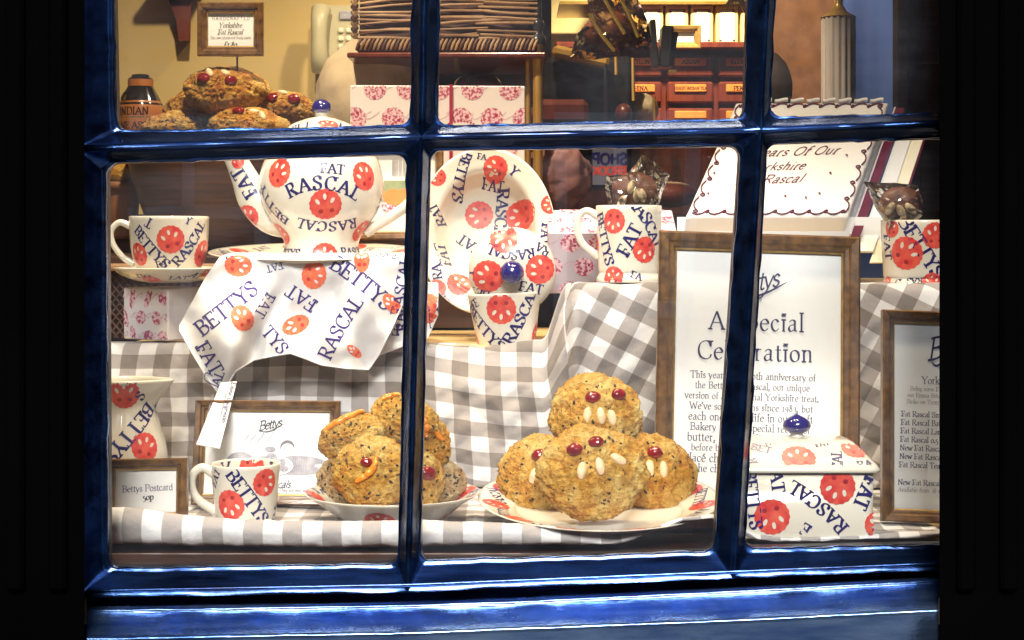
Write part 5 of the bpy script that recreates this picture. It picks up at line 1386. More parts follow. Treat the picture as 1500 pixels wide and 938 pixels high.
def scroll(x0, y0, x1, y1, n):
    for i in range(n):
        a = Vector((lerp(x0, x1, i / n), lerp(y0, y1, i / n))); b = Vector((lerp(x0, x1, (i + 1) / n), lerp(y0, y1, (i + 1) / n))); dr = (b - a); nn = Vector((-dr.y, dr.x))
        pts = [a, a.lerp(b, .3) - nn * .10, a.lerp(b, .62) - nn * .02, a.lerp(b, .88) + nn * .22, b + nn * .12 - dr * .04, a.lerp(b, .86) + nn * .02, a.lerp(b, .80) + nn * .12]
        c3 = [cake(p.x, p.y, .0012) for p in catmull(pts, 5)]
        mb = MB(); mb.tube(c3, .0010, 'icing_line', 6); mb.build('piped_scroll', t)
e = .006; hw = Wc / 2 - e
scroll(-hw, e, hw, e, 9); scroll(hw, e, hw, Hc - e, 7); scroll(hw, Hc - e, -hw, Hc - e, 9); scroll(-hw, Hc - e, -hw, e, 7)
for i in range(9):
    u = lerp(-hw, hw, (i + .5) / 9); mb = MB(); mb.tube([cake(u + q * .008, Hc + .001 + .0018 * math.sin(q * 2.2), .002) for q in (-1, -.5, 0, .5, 1)], .0028, 'icing', 10); mb.build('icing_curl', t)
# the cake box: a tray with cream sides and a purple edge, standing behind the cake
t = thing('cake_box', 'open cream cake box with a purple edge behind the iced cake', 'box', tuple(o))
def slab(pts, mat, name, th=.002):
    mb = MB(); n_ = (pts[1] - pts[0]).cross(pts[2] - pts[0]).normalized() * th; a = [p for p in pts]; b = [p - n_ for p in pts]; m = len(pts)
    mb.add(a + b, [tuple(range(m)), tuple(range(2 * m - 1, m - 1, -1))] + [(i, i + m, (i + 1) % m + m, (i + 1) % m) for i in range(m)], mat, False); return mb.build(name, t)
bw = Wc / 2 + .008
slab([cake(-bw, -.010, -.048), cake(bw, -.010, -.048), cake(bw, Hc + .012, -.048), cake(-bw, Hc + .012, -.048)], 'paper_white', 'back_panel')
slab([cake(bw, -.010, -.048), cake(bw, -.010, -.020), cake(bw + .0, Hc + .012, -.020), cake(bw, Hc + .012, -.048)], 'lilac_box', 'side_panel')
slab([cake(bw + .002, -.012, -.022), cake(bw + .014, -.012, -.022), cake(bw + .014, Hc + .012, -.022), cake(bw + .002, Hc + .012, -.022)], 'ribbon_edge' if 'ribbon_edge' in MATS else 'pink_edge' if 'pink_edge' in MATS else 'icing_line', 'edge_strip')
slab([cake(bw + .016, -.03, -.030), cake(bw + .036, -.03, -.030), cake(bw + .036, Hc - .024, -.030), cake(bw + .016, Hc - .024, -.030)], 'card_white', 'lid_flap')
slab([cake(bw + .036, -.045, -.034), cake(bw + .052, -.045, -.034), cake(bw + .052, Hc - .024, -.034), cake(bw + .036, Hc - .024, -.034)], 'packet_label', 'lid_side')
slab([cake(bw + .052, -.045, -.036), cake(bw + .055, -.045, -.036), cake(bw + .055, Hc - .024, -.036), cake(bw + .052, Hc - .024, -.036)], 'icing_line', 'lid_edge')
slab([Vector((-bw, .02, -.045)), Vector((bw + .05, .02, -.045)), Vector((bw + .05, .02, .0)), Vector((-bw, .02, .0))], 'card_white', 'stand_front', .003)

# --- cellophane bags with a bun inside, standing in the mugs
def bag(label, outline, d, bun_c, almonds, seed, group):
    c0 = P(sum(p[0] for p in outline) / len(outline), sum(p[1] for p in outline) / len(outline), d); t = thing('cellophane_bag', label, 'bag', tuple(c0), group=group)
    n = len(outline); mid = Vector((sum(p[0] for p in outline) / n, sum(p[1] for p in outline) / n)); mb = MB()
    dense = []
    for i in range(n):
        a, b = Vector(outline[i]), Vector(outline[(i + 1) % n])
        for q in range(4): dense.append(a.lerp(b, q / 4))
    for sg in (-1, 1):
        rows = []
        for i in range(9):
            f = i / 8; row = []
            for p in dense:
                q = mid.lerp(p, f); bulge = .020 * (1 - f ** 2.2) ** .6
                cr = .0075 * noise.noise(Vector((q.x * .09 + seed, q.y * .09, sg))) + .003 * noise.noise(Vector((q.x * .3 + seed, q.y * .3, sg * 2)))
                row.append(P(q.x, q.y, d + sg * (bulge + cr * (1 - f * .4)) + (.002 * nz(q.x * .2, q.y * .2, 1))) - c0)
            rows.append(row)
        mb.grid(rows if sg < 0 else [r[::-1] for r in rows], 'cellophane', closed=True, smooth=False)
    mb.build('film', t)
    mb = MB(); x, y, rx, ry = bun_c; sv = Vector((seed, 0, 0)); mb.ball(P(x, y, d + .004) - c0, (rx * d / F, .012, ry * d / F), 'chocolate', 26, 18, None, lambda q: 1 + .08 * noise.noise(q * 4 + sv)); mb.build('bun', t)
    for x, y, a in almonds:
        mb = MB(); mb.ball(P(x, y, d - .010) - c0, (.0048, .0035, .0088), 'almond', 14, 10, Matrix.Rotation(R(a), 3, 'Y')); mb.build('almond', t)
bag('crumpled cellophane bag with almonds standing in the mug left of the tall notice', [(892, 300), (886, 276), (888, 258), (918, 256), (932, 240), (941, 226), (962, 240), (981, 257), (972, 278), (966, 300), (962, 318), (900, 318)], 1.955, (930, 282, 34, 30), [(925, 274, 20), (933, 286, 8), (941, 287, -12), (911, 296, 30)], 3.3, 'cellophane bags in the mugs')
bag('crumpled cellophane bag with almonds standing in the mug at the right edge', [(1298, 328), (1284, 308), (1276, 290), (1265, 266), (1290, 268), (1312, 268), (1344, 272), (1352, 300), (1352, 316), (1338, 328), (1336, 342), (1300, 342)], 1.955, (1320, 300, 32, 27), [(1304, 306, 35), (1320, 310, -30), (1334, 306, -45), (1322, 326, 10)], 8.1, 'cellophane bags in the mugs')

# ================================================================== BEHIND THE DISPLAY, LEFT
# wooden salad bowl with the scone heap
loc = base(322, 368, 2.42)
t = thing('wooden_bowl', 'large dark wooden bowl holding the upper heap of scones', 'bowl', loc)
mb = MB(); o_ = prof([(.075, 0), (.092, .012), (.112, .060), (.128, .110), (.136, .152)]); mb.revolve([(.0005, .002)] + o_ + [(.132, .156), (.127, .150)] + [(r - .010, z + .004) for r, z in o_[::-1] if z < .14] + [(.0005, .02)], 'bowl_wood', 80)
mb.build('body', t)
g3 = 'scones heaped in the wooden bowl'
bun('fruit_scone', 'fruit scone with two cherries on top of the upper heap', 328, 135, 2.38, 57, 34, .8, (0, -1, .45), [('cherry', -.42, .10, 0, 1.15), ('cherry', .30, -.02, 0, 1.15), ('almond', -.3, .42, 30), ('almond', .12, .40, 60)], seed=21, group=g3, mat='crust_deep', sub=60)
bun('fruit_scone', 'fruit scone lying lower left in the upper heap', 290, 158, 2.42, 48, 26, .8, (-.3, -1, .5), (), seed=22, group=g3, mat='crust_deep', sub=50)
bun('fruit_scone', 'fruit scone with two cherries right of the top one in the upper heap', 415, 160, 2.43, 46, 24, .8, (.2, -1, .5), [('cherry', -.42, .1, 0, 1.2), ('cherry', .30, .05, 0, 1.2), ('almond', -.1, .6, 60)], seed=23, group=g3, mat='crust_deep', sub=50)
bun('fruit_scone', 'fruit scone with a cherry low in the middle of the upper heap', 365, 188, 2.36, 54, 27, .8, (.1, -1, .5), [('cherry', -.28, .42, 0, 1.1), ('almond', .15, .6, 80), ('almond', .4, .3, 20)], seed=24, group=g3, mat='crust_deep', sub=50)
bun('fruit_scone', 'pale fruit scone at the left rim of the wooden bowl', 258, 190, 2.40, 48, 24, .8, (-.2, -1, .5), (), seed=25, group=g3, mat='crust', sub=50)
bun('fruit_scone', 'fruit scone behind the top one in the upper heap', 350, 128, 2.46, 44, 30, .7, (.3, -.6, .8), (), seed=26, group=g3, mat='crust_deep', sub=44)
bun('fruit_scone', 'shaded fruit scone just above the rail in the upper heap', 318, 178, 2.40, 50, 22, .7, (0, -1, .3), (), seed=27, group=g3, mat='crust_pale', sub=44)
# sign on a spike
t = framed('framed_price_card', 'small framed card on a spike in the scone heap', 291, 5, 387, 5, 83, 2.36, 0, 15, lambda mb, pc: (
    text(mb, pc, pc.at(338, 27), 'HANDCRAFTED', 0, 4.6 * pc.k, 'ink_grey', 1.3, .7, False, track=2.4),
    text(mb, pc, pc.at(338, 37), 'Yorkshire', 0, 7 * pc.k, 'ink_black', 1.2, .6, True, slant=.25), text(mb, pc, pc.at(338, 47), 'Fat Rascal', 0, 7 * pc.k, 'ink_black', 1.2, .6, True, slant=.25),
    text(mb, pc, pc.at(338, 55), 'Our own plump and fruity scone', 0, 3.6 * pc.k, 'ink_grey', 1.3, .8, False, n=3), text(mb, pc, pc.at(338, 65), '£1.80', 0, 8 * pc.k, 'ink_black', 1.4, .6, True, slant=.25)), trans='card_white')
mb = MB(); mb.tube([(0.008, .002, .002), (.008, .002, -.03)], .0014, 'jar_black', 8); mb.build('spike', t)
# tea caddies
for px, py_b, d, lab, rr in ((206, 197, 2.66, 'black tea caddy jar with an orange label at the left edge', 33), (290, 197, 2.78, 'black tea caddy jar half hidden behind the scones', 30)):
    loc = base(px, py_b + 30, d); t = thing('tea_caddy', lab, 'jar', loc, group='black tea caddy jars'); r_ = rr * d / F; h = 118 * d / F
    pr_ = prof([(r_ * .95, 0), (r_ * 1.0, h * .05), (r_ * 1.0, h * .55), (r_ * .90, h * .66), (r_ * .62, h * .82), (r_ * .52, h * .86)])
    mb = MB(); mb.revolve([(.0005, 0)] + pr_, 'jar_black', 48); M = mat_of(loc); ch = RevChart([(a_ + .0014, b_) for a_, b_ in pr_], M, d / F)
    for z0_, z1_, m_ in ((.20, .44, 'jar_orange'), (.46, .66, 'jar_orange')):
        band = [(interp(h * q, [p[1] for p in pr_], [p[0] for p in pr_]) + .0005, h * q) for q in (z0_, lerp(z0_, z1_, .33), lerp(z0_, z1_, .66), z1_)]
        mb.revolve(band, m_, 48)
    mb.revolve([(r_ * 1.004 + .0006, h * .44), (r_ * 1.004 + .0006, h * .46)], 'gold', 48)
    mb.build('body', t)
    mb = MB()
    disc(mb, ch, ch.at(px - 20, 140), 0, 0, .020, .009, 0, 'jar_black', .0001, 20); text(mb, ch, ch.at(px - 22, 140), '4', 0, .012, 'gold', 2, 1.2) if px < 250 else None
    if px < 250:
        text(mb, ch, ch.at(px - 12, 162), 'INDIAN', 0, .0115, 'jar_black', 1.6, .8); text(mb, ch, ch.at(px - 8, 183), 'FINE ASSAM', 0, .0105, 'jar_black', 1.6, .8)
    mb.build('label', t)
    mb = MB(); mb.revolve([(r_ * .56, h * .84), (r_ * .56, h * .93)], 'jar_orange', 40); mb.revolve([(r_ * .56, h * .93), (r_ * .50, h * .955), (r_ * .40, h * .96), (r_ * .40, h * .99), (r_ * .2, h * 1.0), (.0005, h)], 'jar_black', 40); mb.build('lid', t)
# terracotta pots stacked at the left
mb = MB(); lc = base(176, 350, 2.45); pr_ = prof([(.022, 0), (.026, .03), (.030, .072)]); mb.revolve([(.0005, 0)] + pr_ + [(.034, .073), (.034, .084), (.030, .085), (.027, .075)], 'terracotta', 40, off=lc)
tag(mb.build('plant_pot'), 'small dark clay pot beside the wooden bowl', 'pot')
mb = MB(); lc = base(176, 266, 2.45); mb.ball((lc[0], lc[1], lc[2] + .012), (.026, .02, .022), 'crust_deep', 20, 12, None, lambda q: 1 + .1 * noise.noise(q * 3)); tag(mb.build('bread_roll'), 'brown roll sitting on the small clay pot', 'bread')
# dark shelf with moulded edge, lattice below
t = thing('back_shelf', 'dark wooden shelf with a pale moulded edge behind the tea cup', 'shelf', (-.25, 2.42, 1.345))
mb = MB(); mb.box((0, .02, .012), (.78, .30, .020), 'dark_wood', bevel=.003); mb.build('board', t)
mb = MB(); mb.box((0, -.137, .006), (.78, .010, .010), 'bread_board', bevel=.003); mb.build('edge_moulding', t)
mb = MB(); mb.box((0, .10, -.09), (.76, .01, .17), 'shop_dark'); mb.build('back_board', t)
for i in range(26):
    for sg in (-1, 1):
        mb = MB(); mb.box((-.36 + i * .011, -.10 + sg * .0014, -.045), (.0022, .0022, .13), 'wicker_dark', rot=Matrix.Rotation(R(40 * sg), 3, 'Y')); mb.build('lattice_strip', t)
for sx in (-.37, .37):
    mb = MB(); mb.box((sx, .0, -.10), (.02, .02, .22), 'dark_wood', bevel=.002); mb.build('leg', t)
# black box filling in the shadow behind shelf
mb = MB(); mb.box((-.20, 2.80, 1.30), (1.0, .04, .26), 'dark_wood', bevel=.004); tag(mb.build('shop_counter'), 'dark brown box filling in the shadow behind the wooden bowl', 'counter')
# bracket
t = thing('wall_bracket', 'dark carved wooden bracket on the cream wall', 'bracket', tuple(P(266, 60, 3.0)))
mb = MB(); pl = [(238, -20), (285, -20), (280, 10), (279, 60), (262, 60), (258, 30), (250, 8)]; o = P(266, 60, 3.0)
a = [P(x, y, 2.96) - o for x, y in pl]; b = [P(x, y, 3.02) - o for x, y in pl]; m = len(pl)
mb.add(a + b, [tuple(range(m))[::-1], tuple(range(m, 2 * m))] + [(i, (i + 1) % m, (i + 1) % m + m, i + m) for i in range(m)], 'mahogany', False); mb.build('bracket_body', t)
mb = MB(); mb.box((0, -.06, .105), (.09, .14, .016), 'mahogany', bevel=.003); mb.build('bracket_shelf', t)
# telephone
t = thing('wall_telephone', 'pale beige telephone on the cream wall left of the basket', 'telephone', tuple(P(500, 60, 2.98)))
mb = MB(); mb.box((0, .01, 0), (.075, .03, .13), 'phone_plastic', bevel=.006); mb.build('base', t)
mb = MB(); mb.tube(catmull([(-.034, -.02, .055), (-.036, -.036, .03), (-.036, -.036, -.03), (-.034, -.02, -.055)], 6), [.014 + .004 * abs(i / 9 - 1) for i in range(19)], 'phone_plastic', 16, .8); mb.build('handset', t)
for i in range(3):
    for j in range(4):
        mb = MB(); mb.box((.0 + i * .014, -.008, .018 - j * .015), (.010, .006, .009), 'packet_label', bevel=.002); mb.build('key', t)
mb = MB(); mb.box((.014, -.008, .045), (.034, .005, .016), 'sketch_grey', bevel=.002); mb.build('display', t)
# bread sack
mb = MB(); c0 = P(540, 150, 2.62)
def sk_(q): return 1 + .10 * noise.noise(q * 1.6) - .10 * abs(noise.noise(q * 3.2)) - .05 * abs(noise.noise(q * 7.5)) + .04
mb.ball(c0, (.082, .07, .10), 'sack_cloth', 56, 36, None, sk_)
o_ = mb.build('cloth_sack'); tag(o_, 'round cream cloth sack below the wicker basket', 'sack')
# wicker basket
t = thing('wicker_basket', 'large wicker basket tray above the gift box', 'basket', (P(655, 78, 2.5).x, 2.5, P(655, 78, 2.5).z))
bwid = .275; rs = random.Random(12)
mb = MB(); mb.box((0, .11, .006), (bwid, .24, .012), 'wicker_dark', bevel=.003); mb.build('base', t)
mb = MB(); mb.box((0, .11, .08), (bwid * .98, .21, .13), 'wicker_dark', bevel=.01); mb.build('lining', t)
for i in range(16):
    x0, x1 = -bwid / 2, bwid / 2
    z = .022 + i * .0068
    for j in range(3):
        mb = MB(); a = lerp(x0, x1, j / 3 + rs.uniform(-.02, .02)); b = lerp(x0, x1, (j + 1) / 3 + rs.uniform(0, .08)); b = min(b, x1)
        z0_ = z + rs.uniform(-.003, .003); z1_ = z + rs.uniform(-.003, .003) + rs.choice((0, 0, .005, -.004))
        mb.tube([(a, -.005 + rs.uniform(-.002, .002), z0_), ((a + b) / 2, -.010 + rs.uniform(-.004, .002), (z0_ + z1_) / 2 + rs.uniform(-.002, .002)), (b, -.005 + rs.uniform(-.003, .002), z1_)], rs.uniform(.0016, .0028), 'wicker', 6); mb.build('twig', t)
for i in range(42):
    x = lerp(-bwid / 2, bwid / 2, (i + .5) / 42); mb = MB(); mb.tube([(x - .003, -.009, .004), (x, -.014, .012), (x + .004, -.009, .020)], .0026, 'wicker' if i % 3 else 'wicker_dark', 6); mb.build('rim_weave', t)
for i in range(15):
    mb = MB(); z = .024 + i * .0085; mb.tube([(-bwid / 2 - .002, -.008, z), (-bwid / 2 - .006, .0, z + .004), (-bwid / 2 - .002, .010, z + .007)], .0042, 'wicker_dark' if i % 2 else 'wicker', 8); mb.build('corner_weave', t)
# shelf board + stuff under the basket
mb = MB(); mb.box((P(655, 90, 2.5).x, 2.6, P(655, 84, 2.5).z), (.30, .26, .008), 'mahogany', bevel=.002); tag(mb.build('basket_shelf'), 'thin dark shelf carrying the wicker basket', 'shelf')
t = thing('glass_case', 'glass display case with a brass upright behind the gift box', 'display case', (P(700, 200, 2.75).x + .07, 2.75, STEP1 - .1))
mb = MB(); mb.box((0, .15, .13), (.32, .3, .012), 'mahogany', bevel=.002); mb.build('shelf', t)
mb = MB(); mb.box((0, .15, -.01), (.34, .32, .02), 'mahogany', bevel=.002); mb.build('base', t)
mb = MB(); mb.box((0, -.004, .20), (.34, .004, .40), 'case_glass'); mb.build('front_glass', t)
mb = MB(); mb.box((0, .15, .405), (.34, .3, .005), 'case_glass'); mb.build('top_glass', t)
for i in range(5):
    mb = MB(); mb.box((-.13 + i * .062, .12, .163), (.045, .05, .05 + .012 * (i % 3)), ('terracotta', 'packet_cream', 'sack_cloth', 'mahogany', 'bread_board')[i], bevel=.006)
    tag(mb.build('small_packet'), ('brown packet, first from the left in the glass case', 'yellow packet in the glass case, second from the left', 'cream packet in the middle of the glass case', 'dark red packet in the glass case', 'tan packet nearest the brass upright in the glass case')[i], 'packet', 'packets in the glass case').location = t.location
mb = MB(); mb.ball((P(700, 118, 2.72).x, 2.72, P(700, 125, 2.72).z), (.040, .03, .02), 'mahogany', 24, 12); tag(mb.build('chocolate_cake'), 'dark red glazed cake dome behind the ribboned box', 'cake')
# brass upright
t = thing('brass_pole', 'shiny brass upright right of the ribboned gift box', 'pole', (P(788, 300, 2.5).x, 2.5, P(788, 320, 2.5).z))
h = P(788, 62, 2.5).z - P(788, 320, 2.5).z
mb = MB(); mb.revolve([(.0075, 0), (.0075, h)], 'brass', 28); mb.build('tube', t)
mb = MB(); mb.revolve([(.0115, h - .004), (.0125, h), (.0115, h + .008), (.007, h + .012), (.007, h + .02), (.010, h + .026), (.008, h + .034), (.0005, h + .038)], 'steel_dark', 24); mb.build('collar', t)
mb = MB(); mb.revolve([(.0055, h + .036), (.0055, h + .30)], 'steel_dark', 20); mb.build('upper_rod', t)
mb = MB(); mb.revolve([(.0042, 0), (.0042, h)], 'brass', 16, off=(-.0145, .02, 0)); mb.build('side_rod', t)

# leaflet stand behind the teapot
def leaf(mb, pc):
    disc(mb, pc, (pc.w * .62, pc.h * .45), 0, 0, .001, .001, 0, 'sketch_grey', .0002)
    mb2 = mb
    a = pc.map((0, 0), pc.w * .34, pc.h * .38, .0003); b = pc.map((0, 0), pc.w * .97, pc.h * .38, .0003); c = pc.map((0, 0), pc.w * .97, pc.h * .66, .0003); e2 = pc.map((0, 0), pc.w * .34, pc.h * .66, .0003)
    mb.add([a, b, c, e2], [(0, 1, 2, 3)], 'leaf_green', False)
    for x, y, r in ((.62, .43, .016), (.80, .46, .018), (.48, .45, .013)): disc(mb, pc, (pc.w * x, pc.h * y), 0, 0, r, r * .8, 0, 'plate_orange', .0006 + r * .004, 20)
    for i in range(9):
        text(mb, pc, (pc.w * .65, pc.h * (.92 - i * .024)), 'about our famous fruit buns', 0, .0028, 'ink_grey', 1.2, .7, False, n=3)
    for i in range(6): disc(mb, pc, (pc.w * (.4 + .1 * i), pc.h * .33), 0, 0, .007, .007, 0, 'pink_print', .0004, 16)
    text(mb, pc, (pc.w * .75, pc.h * .12), 'Bettys', 8, .007, 'ink_black', 1, .5, False, slant=.4, track=-.8)
M_noise('leaf_green', (.20, .28, .16), (.34, .36, .20), 60, .6)
framed('framed_leaflet', 'framed leaflet with a photograph of buns, behind the teapot handle', 508, 215, 650, 215, 352, 2.12, 6, 12, leaf, trans='paper_white')

# ================================================================== SHOP INTERIOR, MIDDLE AND RIGHT
# tea cabinet: drawers with name plates, shelf of packets
CD = 3.35
cx0, cx1 = P(820, 0, CD).x, P(1120, 0, CD).x; t = thing('tea_cabinet', 'dark red wooden tea cabinet with orange name plates', 'cabinet', ((cx0 + cx1) / 2, CD, P(0, 330, CD).z))
cw = cx1 - cx0; zt = P(0, 76, CD).z - t.location.z
mb = MB(); mb.box((0, .15, zt / 2), (cw, .28, zt), 'mahogany', bevel=.004); mb.build('carcass', t)
mb = MB(); mb.box((0, .12, zt + .008), (cw + .02, .34, .014), 'mahogany', bevel=.003); mb.build('top_shelf', t)
names = [['DARJEELING', 'CEYLON', 'ASSAM', 'KEEMUN'], ['EARL GREY', 'CHINA', 'FINEST INDIAN TEA', 'PEKOE']]
for r_ in range(5):
    for c_ in range(4):
        x = -cw / 2 + (c_ + .5) * cw / 4 + .004; z = zt - .030 - r_ * .054
        mb = MB(); mb.box((x, -.002, z), (cw / 4 - .010, .018, .044), 'mahogany', bevel=.004); dr = mb.build('drawer', t)
        mb = MB(); mb.box((x, -.014, z + .008), (cw / 4 - .040, .004, .016), 'plate_orange', bevel=.0018)
        if r_ < 2:
            pc = PlaneChart((x - .05, -.0162, z), (1, 0, 0), (0, 0, 1), .1, .05, Matrix(), CD / F); text(mb, pc, (.05, .008), names[r_][c_], 0, .0085 if c_ != 2 or r_ == 0 else .0055, 'jar_black', 2.0, 1.0, True)
        mb.build('name_plate', dr)
g = 'cream tea packets on the lit shelf'
for i in range(6):
    x = P(920 + i * 37, 0, CD).x; w_ = 35 * CD / F; h_ = 66 * CD / F; px_ = 920 + i * 37
    for row in range(2):
        loc = (x, CD + .06, P(0, 74, CD).z + .010 + row * (h_ + .012))
        if row and i == 5: pass
        t2_ = thing('tea_packet', f"cream tea packet with a bordered label, {('first', 'second', 'third', 'fourth', 'fifth', 'sixth')[i]} from the left on the {('lower', 'upper')[row]} lit shelf", 'packet', loc, group=g)
        mb = MB(); mb.box((0, 0, h_ / 2 - .002), (w_ * .94, .06, h_ - .006), 'packet_cream', bevel=.003)
        mb.build('carton', t2_)
        mb = MB(); M = mat_of(loc); pc = PlaneChart((-w_ / 2, -.0305, 0), (1, 0, 0), (0, 0, 1), w_, h_, M, CD / F)
        mb.add([pc.map((0, 0), x_ * w_, y_ * h_, .0004) for x_, y_ in ((.16, .10), (.84, .10), (.84, .84), (.16, .84))], [(0, 1, 2, 3)], 'gold', False)
        mb.add([pc.map((0, 0), x_ * w_, y_ * h_, .0008) for x_, y_ in ((.18, .12), (.82, .12), (.82, .82), (.18, .82))], [(0, 1, 2, 3)], 'packet_label', False)
        text(mb, pc, (w_ / 2, h_ * .68), 'Bettys', 8, .009, 'ink_grey', 1.2, .8, False, slant=.4, track=-.8)
        for q in range(5): text(mb, pc, (w_ / 2, h_ * (.5 - q * .055)), 'fine loose tea', 0, .0032, 'ink_grey', 1.3, .8, False, n=3)
        for x_, y_ in ((.22, .79), (.78, .79), (.22, .15), (.78, .15)): disc(mb, pc, (x_ * w_, y_ * h_), 0, 0, .003, .0022, 0, 'ink_black', .0012, 8)
        mb.build('label', t2_)
mb = MB(); mb.box(((cx0 + cx1) / 2, CD + .12, P(0, 74, CD).z + .004 + 68 * CD / F), (cw, .22, .006), 'gold'); tag(mb.build('glass_shelf'), 'thin gilt shelf between the two rows of tea packets', 'shelf')
mb = MB(); mb.box(((cx0 + cx1) / 2, CD + .30, 1.9), (cw + .02, .02, .8), 'packet_cream'); tag(mb.build('cabinet_back'), 'cream back board behind the lit tea packets', 'board')
# small framed sign, card rack
framed('framed_price_card', 'small blank framed card before the tea packets', 978, 38, 1026, 38, 72, 3.2, 0, 10, lambda mb, pc: None, trans='card_white', mat='frame_gilt')
t = thing('card_rack', 'black card rack standing in front of the tea cabinet', 'rack', tuple(P(972, 108, 2.9)))
for i, (x, a, m_) in enumerate(((957, -4, 'steel_dark'), (974, 6, 'black_plastic'), (984, 10, 'black_plastic'))):
    mb = MB(); q = P(x, 66 + i * 4, 2.9 + i * .01) - t.location; mb.box(q, (.010 if i != 1 else .020, .05, .085 - i * .012), m_, rot=Matrix.Rotation(R(a), 3, 'Y'), bevel=.002); mb.build('divider', t)
mb = MB(); mb.box(P(985, 105, 2.88) - t.location, (.014, .006, .006), 'gold'); mb.build('foot', t)
# large cellophane wrapped gift with ribbons
c0 = P(870, 60, 2.65); t = thing('wrapped_hamper', 'large amber cellophane wrapped hamper hanging over the counter', 'hamper', tuple(c0)); mb = MB()
ol = [(852, -30), (900, -20), (935, 0), (948, 30), (955, 60), (945, 78), (905, 82), (870, 88), (835, 84), (845, 50), (868, 30), (860, 0)]
mid = Vector((900, 35)); dense = []
for i in range(len(ol)):
    a, b = Vector(ol[i]), Vector(ol[(i + 1) % len(ol)])
    for q in range(5): dense.append(a.lerp(b, q / 5))
for sg in (-1, 1):
    rows = []
    for i in range(12):
        f = i / 11; row = []
        for p in dense:
            q = mid.lerp(p, f); cr = .022 * noise.noise(Vector((q.x * .035, q.y * .05, sg))) + .009 * noise.noise(Vector((q.x * .12, q.y * .14, sg * 2)))
            row.append(P(q.x, q.y, 2.65 + sg * (.04 * (1 - f ** 2) + cr)) - c0)
        rows.append(row)
    mb.grid(rows if sg < 0 else [r[::-1] for r in rows], 'cellophane_amber', closed=True, smooth=False)
mb.build('film', t)
mb = MB(); mb.ball(P(895, 50, 2.66) - c0, (.045, .035, .035), 'chocolate', 24, 14, None, lambda q: 1 + .2 * noise.noise(q * 3)); mb.build('contents', t)
for i, pts in enumerate(([(910, 0), (925, 30), (935, 55)], [(880, -10), (900, 25), (915, 50)], [(862, 20), (880, 50), (900, 75)])):
    mb = MB(); mb.tube(catmull([P(x, y, 2.59) - c0 for x, y in pts], 6), .0035, 'gold', 6, .3); mb.build('ribbon', t)
# machine body below it (dark till with glints)
t = thing('coffee_machine', 'dark metal machine with chrome rods behind the glass, under the hamper', 'machine', (P(865, 300, 2.85).x, 2.85, P(0, 300, 2.85).z))
z_ = lambda py: P(0, py, 2.85).z - t.location.z; x_ = lambda px: P(px, 0, 2.85).x - t.location.x
mb = MB(); mb.box((0, .12, z_(180)), (.16, .2, z_(85) - z_(285)), 'black_plastic', bevel=.012); mb.build('housing', t)
mb = MB(); mb.box((x_(850), -.01, z_(85)), (.10, .05, .02), 'brass', bevel=.006, rot=Matrix.Rotation(R(12), 3, 'Y')); mb.build('top_tray', t)
for px, a, b, m_ in ((886, 88, 176, 'steel_dark'), (926, 88, 150, 'brass'), (901, 70, 112, 'brass'), (957, 145, 190, 'brass')):
    mb = MB(); mb.tube([(x_(px), -.03, z_(b)), (x_(px - 1), -.03, z_(a))], .003, m_, 10); mb.build('rod', t)
mb = MB(); mb.box((x_(825), .0, z_(165)), (.09, .03, .045), 'mahogany', bevel=.01); mb.build('side_panel', t)
mb = MB(); mb.ball((x_(912), -.02, z_(168)), (.015, .02, .018), 'mahogany', 18, 12); mb.build('handle_ball', t)
# pink check bags low in the middle (behind mugs)
M_noise('pink_bag', (.16, .07, .07), (.34, .17, .17), 12, .5, bumps=.5, bscale=30, bdist=.004); c0 = P(815, 260, 2.55); mb = MB()
mb.ball(c0, (.055, .04, .055), 'pink_bag', 60, 40, None, lambda q: 1.05 + .16 * noise.noise(q * 2.2) - .16 * abs(noise.noise(q * 4.5)) - .06 * abs(noise.noise(q * 9))); 
tag(mb.build('gift_bag'), 'crumpled pinkish brown bag between the brass upright and the mug', 'bag')
# reversed shop sign on a hanging card
M_noise('steel_blue', (.10, .12, .20), (.16, .18, .28), 8, .4); loc = tuple(P(893, 235, 2.5)); t = thing('hanging_card', 'blue lettered card seen in reverse above the left mug', 'sign', loc); M = mat_of(loc)
mb = MB(); mb.box((0, 0, 0), (.052, .002, .075), 'steel_blue'); mb.build('card', t); mb = MB()
class Rev2(PlaneChart):
    def map(s, an, a, b, off): return PlaneChart.map(s, (.1 - an[0], an[1]), -a, b, off)
pc = Rev2((-.05, -.0012, -.05), (1, 0, 0), (0, 0, 1), .1, .1, M, 2.5 / F)
text(mb, pc, (.05, .052), 'SHOP', 0, .016, 'navy_print', 2.6, 1.6, False); text(mb, pc, (.05, .034), 'BROOK', 0, .012, 'coral_print', 2.6, 1.6, False); mb.build('lettering', t)
# maroon tin and counter in the middle distance
mb = MB(); mb.ball(P(980, 285, 2.7), (.05, .04, .022), 'mahogany', 28, 14); tag(mb.build('cake_tin'), 'low dark red tin behind the iced cake', 'tin')
mb = MB(); mb.box((P(880, 0, 3.0).x, 3.05, P(0, 195, 3.0).z - .35), (.75, .35, .68), 'mahogany', bevel=.004); tag(mb.build('shop_counter'), 'dark red counter in the middle of the shop', 'counter')
for i, (px, py, s_) in enumerate(((815, 168, .05), (915, 172, .045), (940, 160, .03))):
    mb = MB(); mb.ball(P(px, py, 2.95), (s_, .04, .028), ('terracotta', 'bread_board', 'sack_cloth')[i], 22, 12, None, lambda q: 1 + .12 * noise.noise(q * 3)); tag(mb.build('loaf'), ('brown loaf next to the brass upright on the red counter', 'tan loaf in the middle of the red counter', 'small pale loaf at the right of the red counter')[i], 'bread', 'loaves on the red counter')

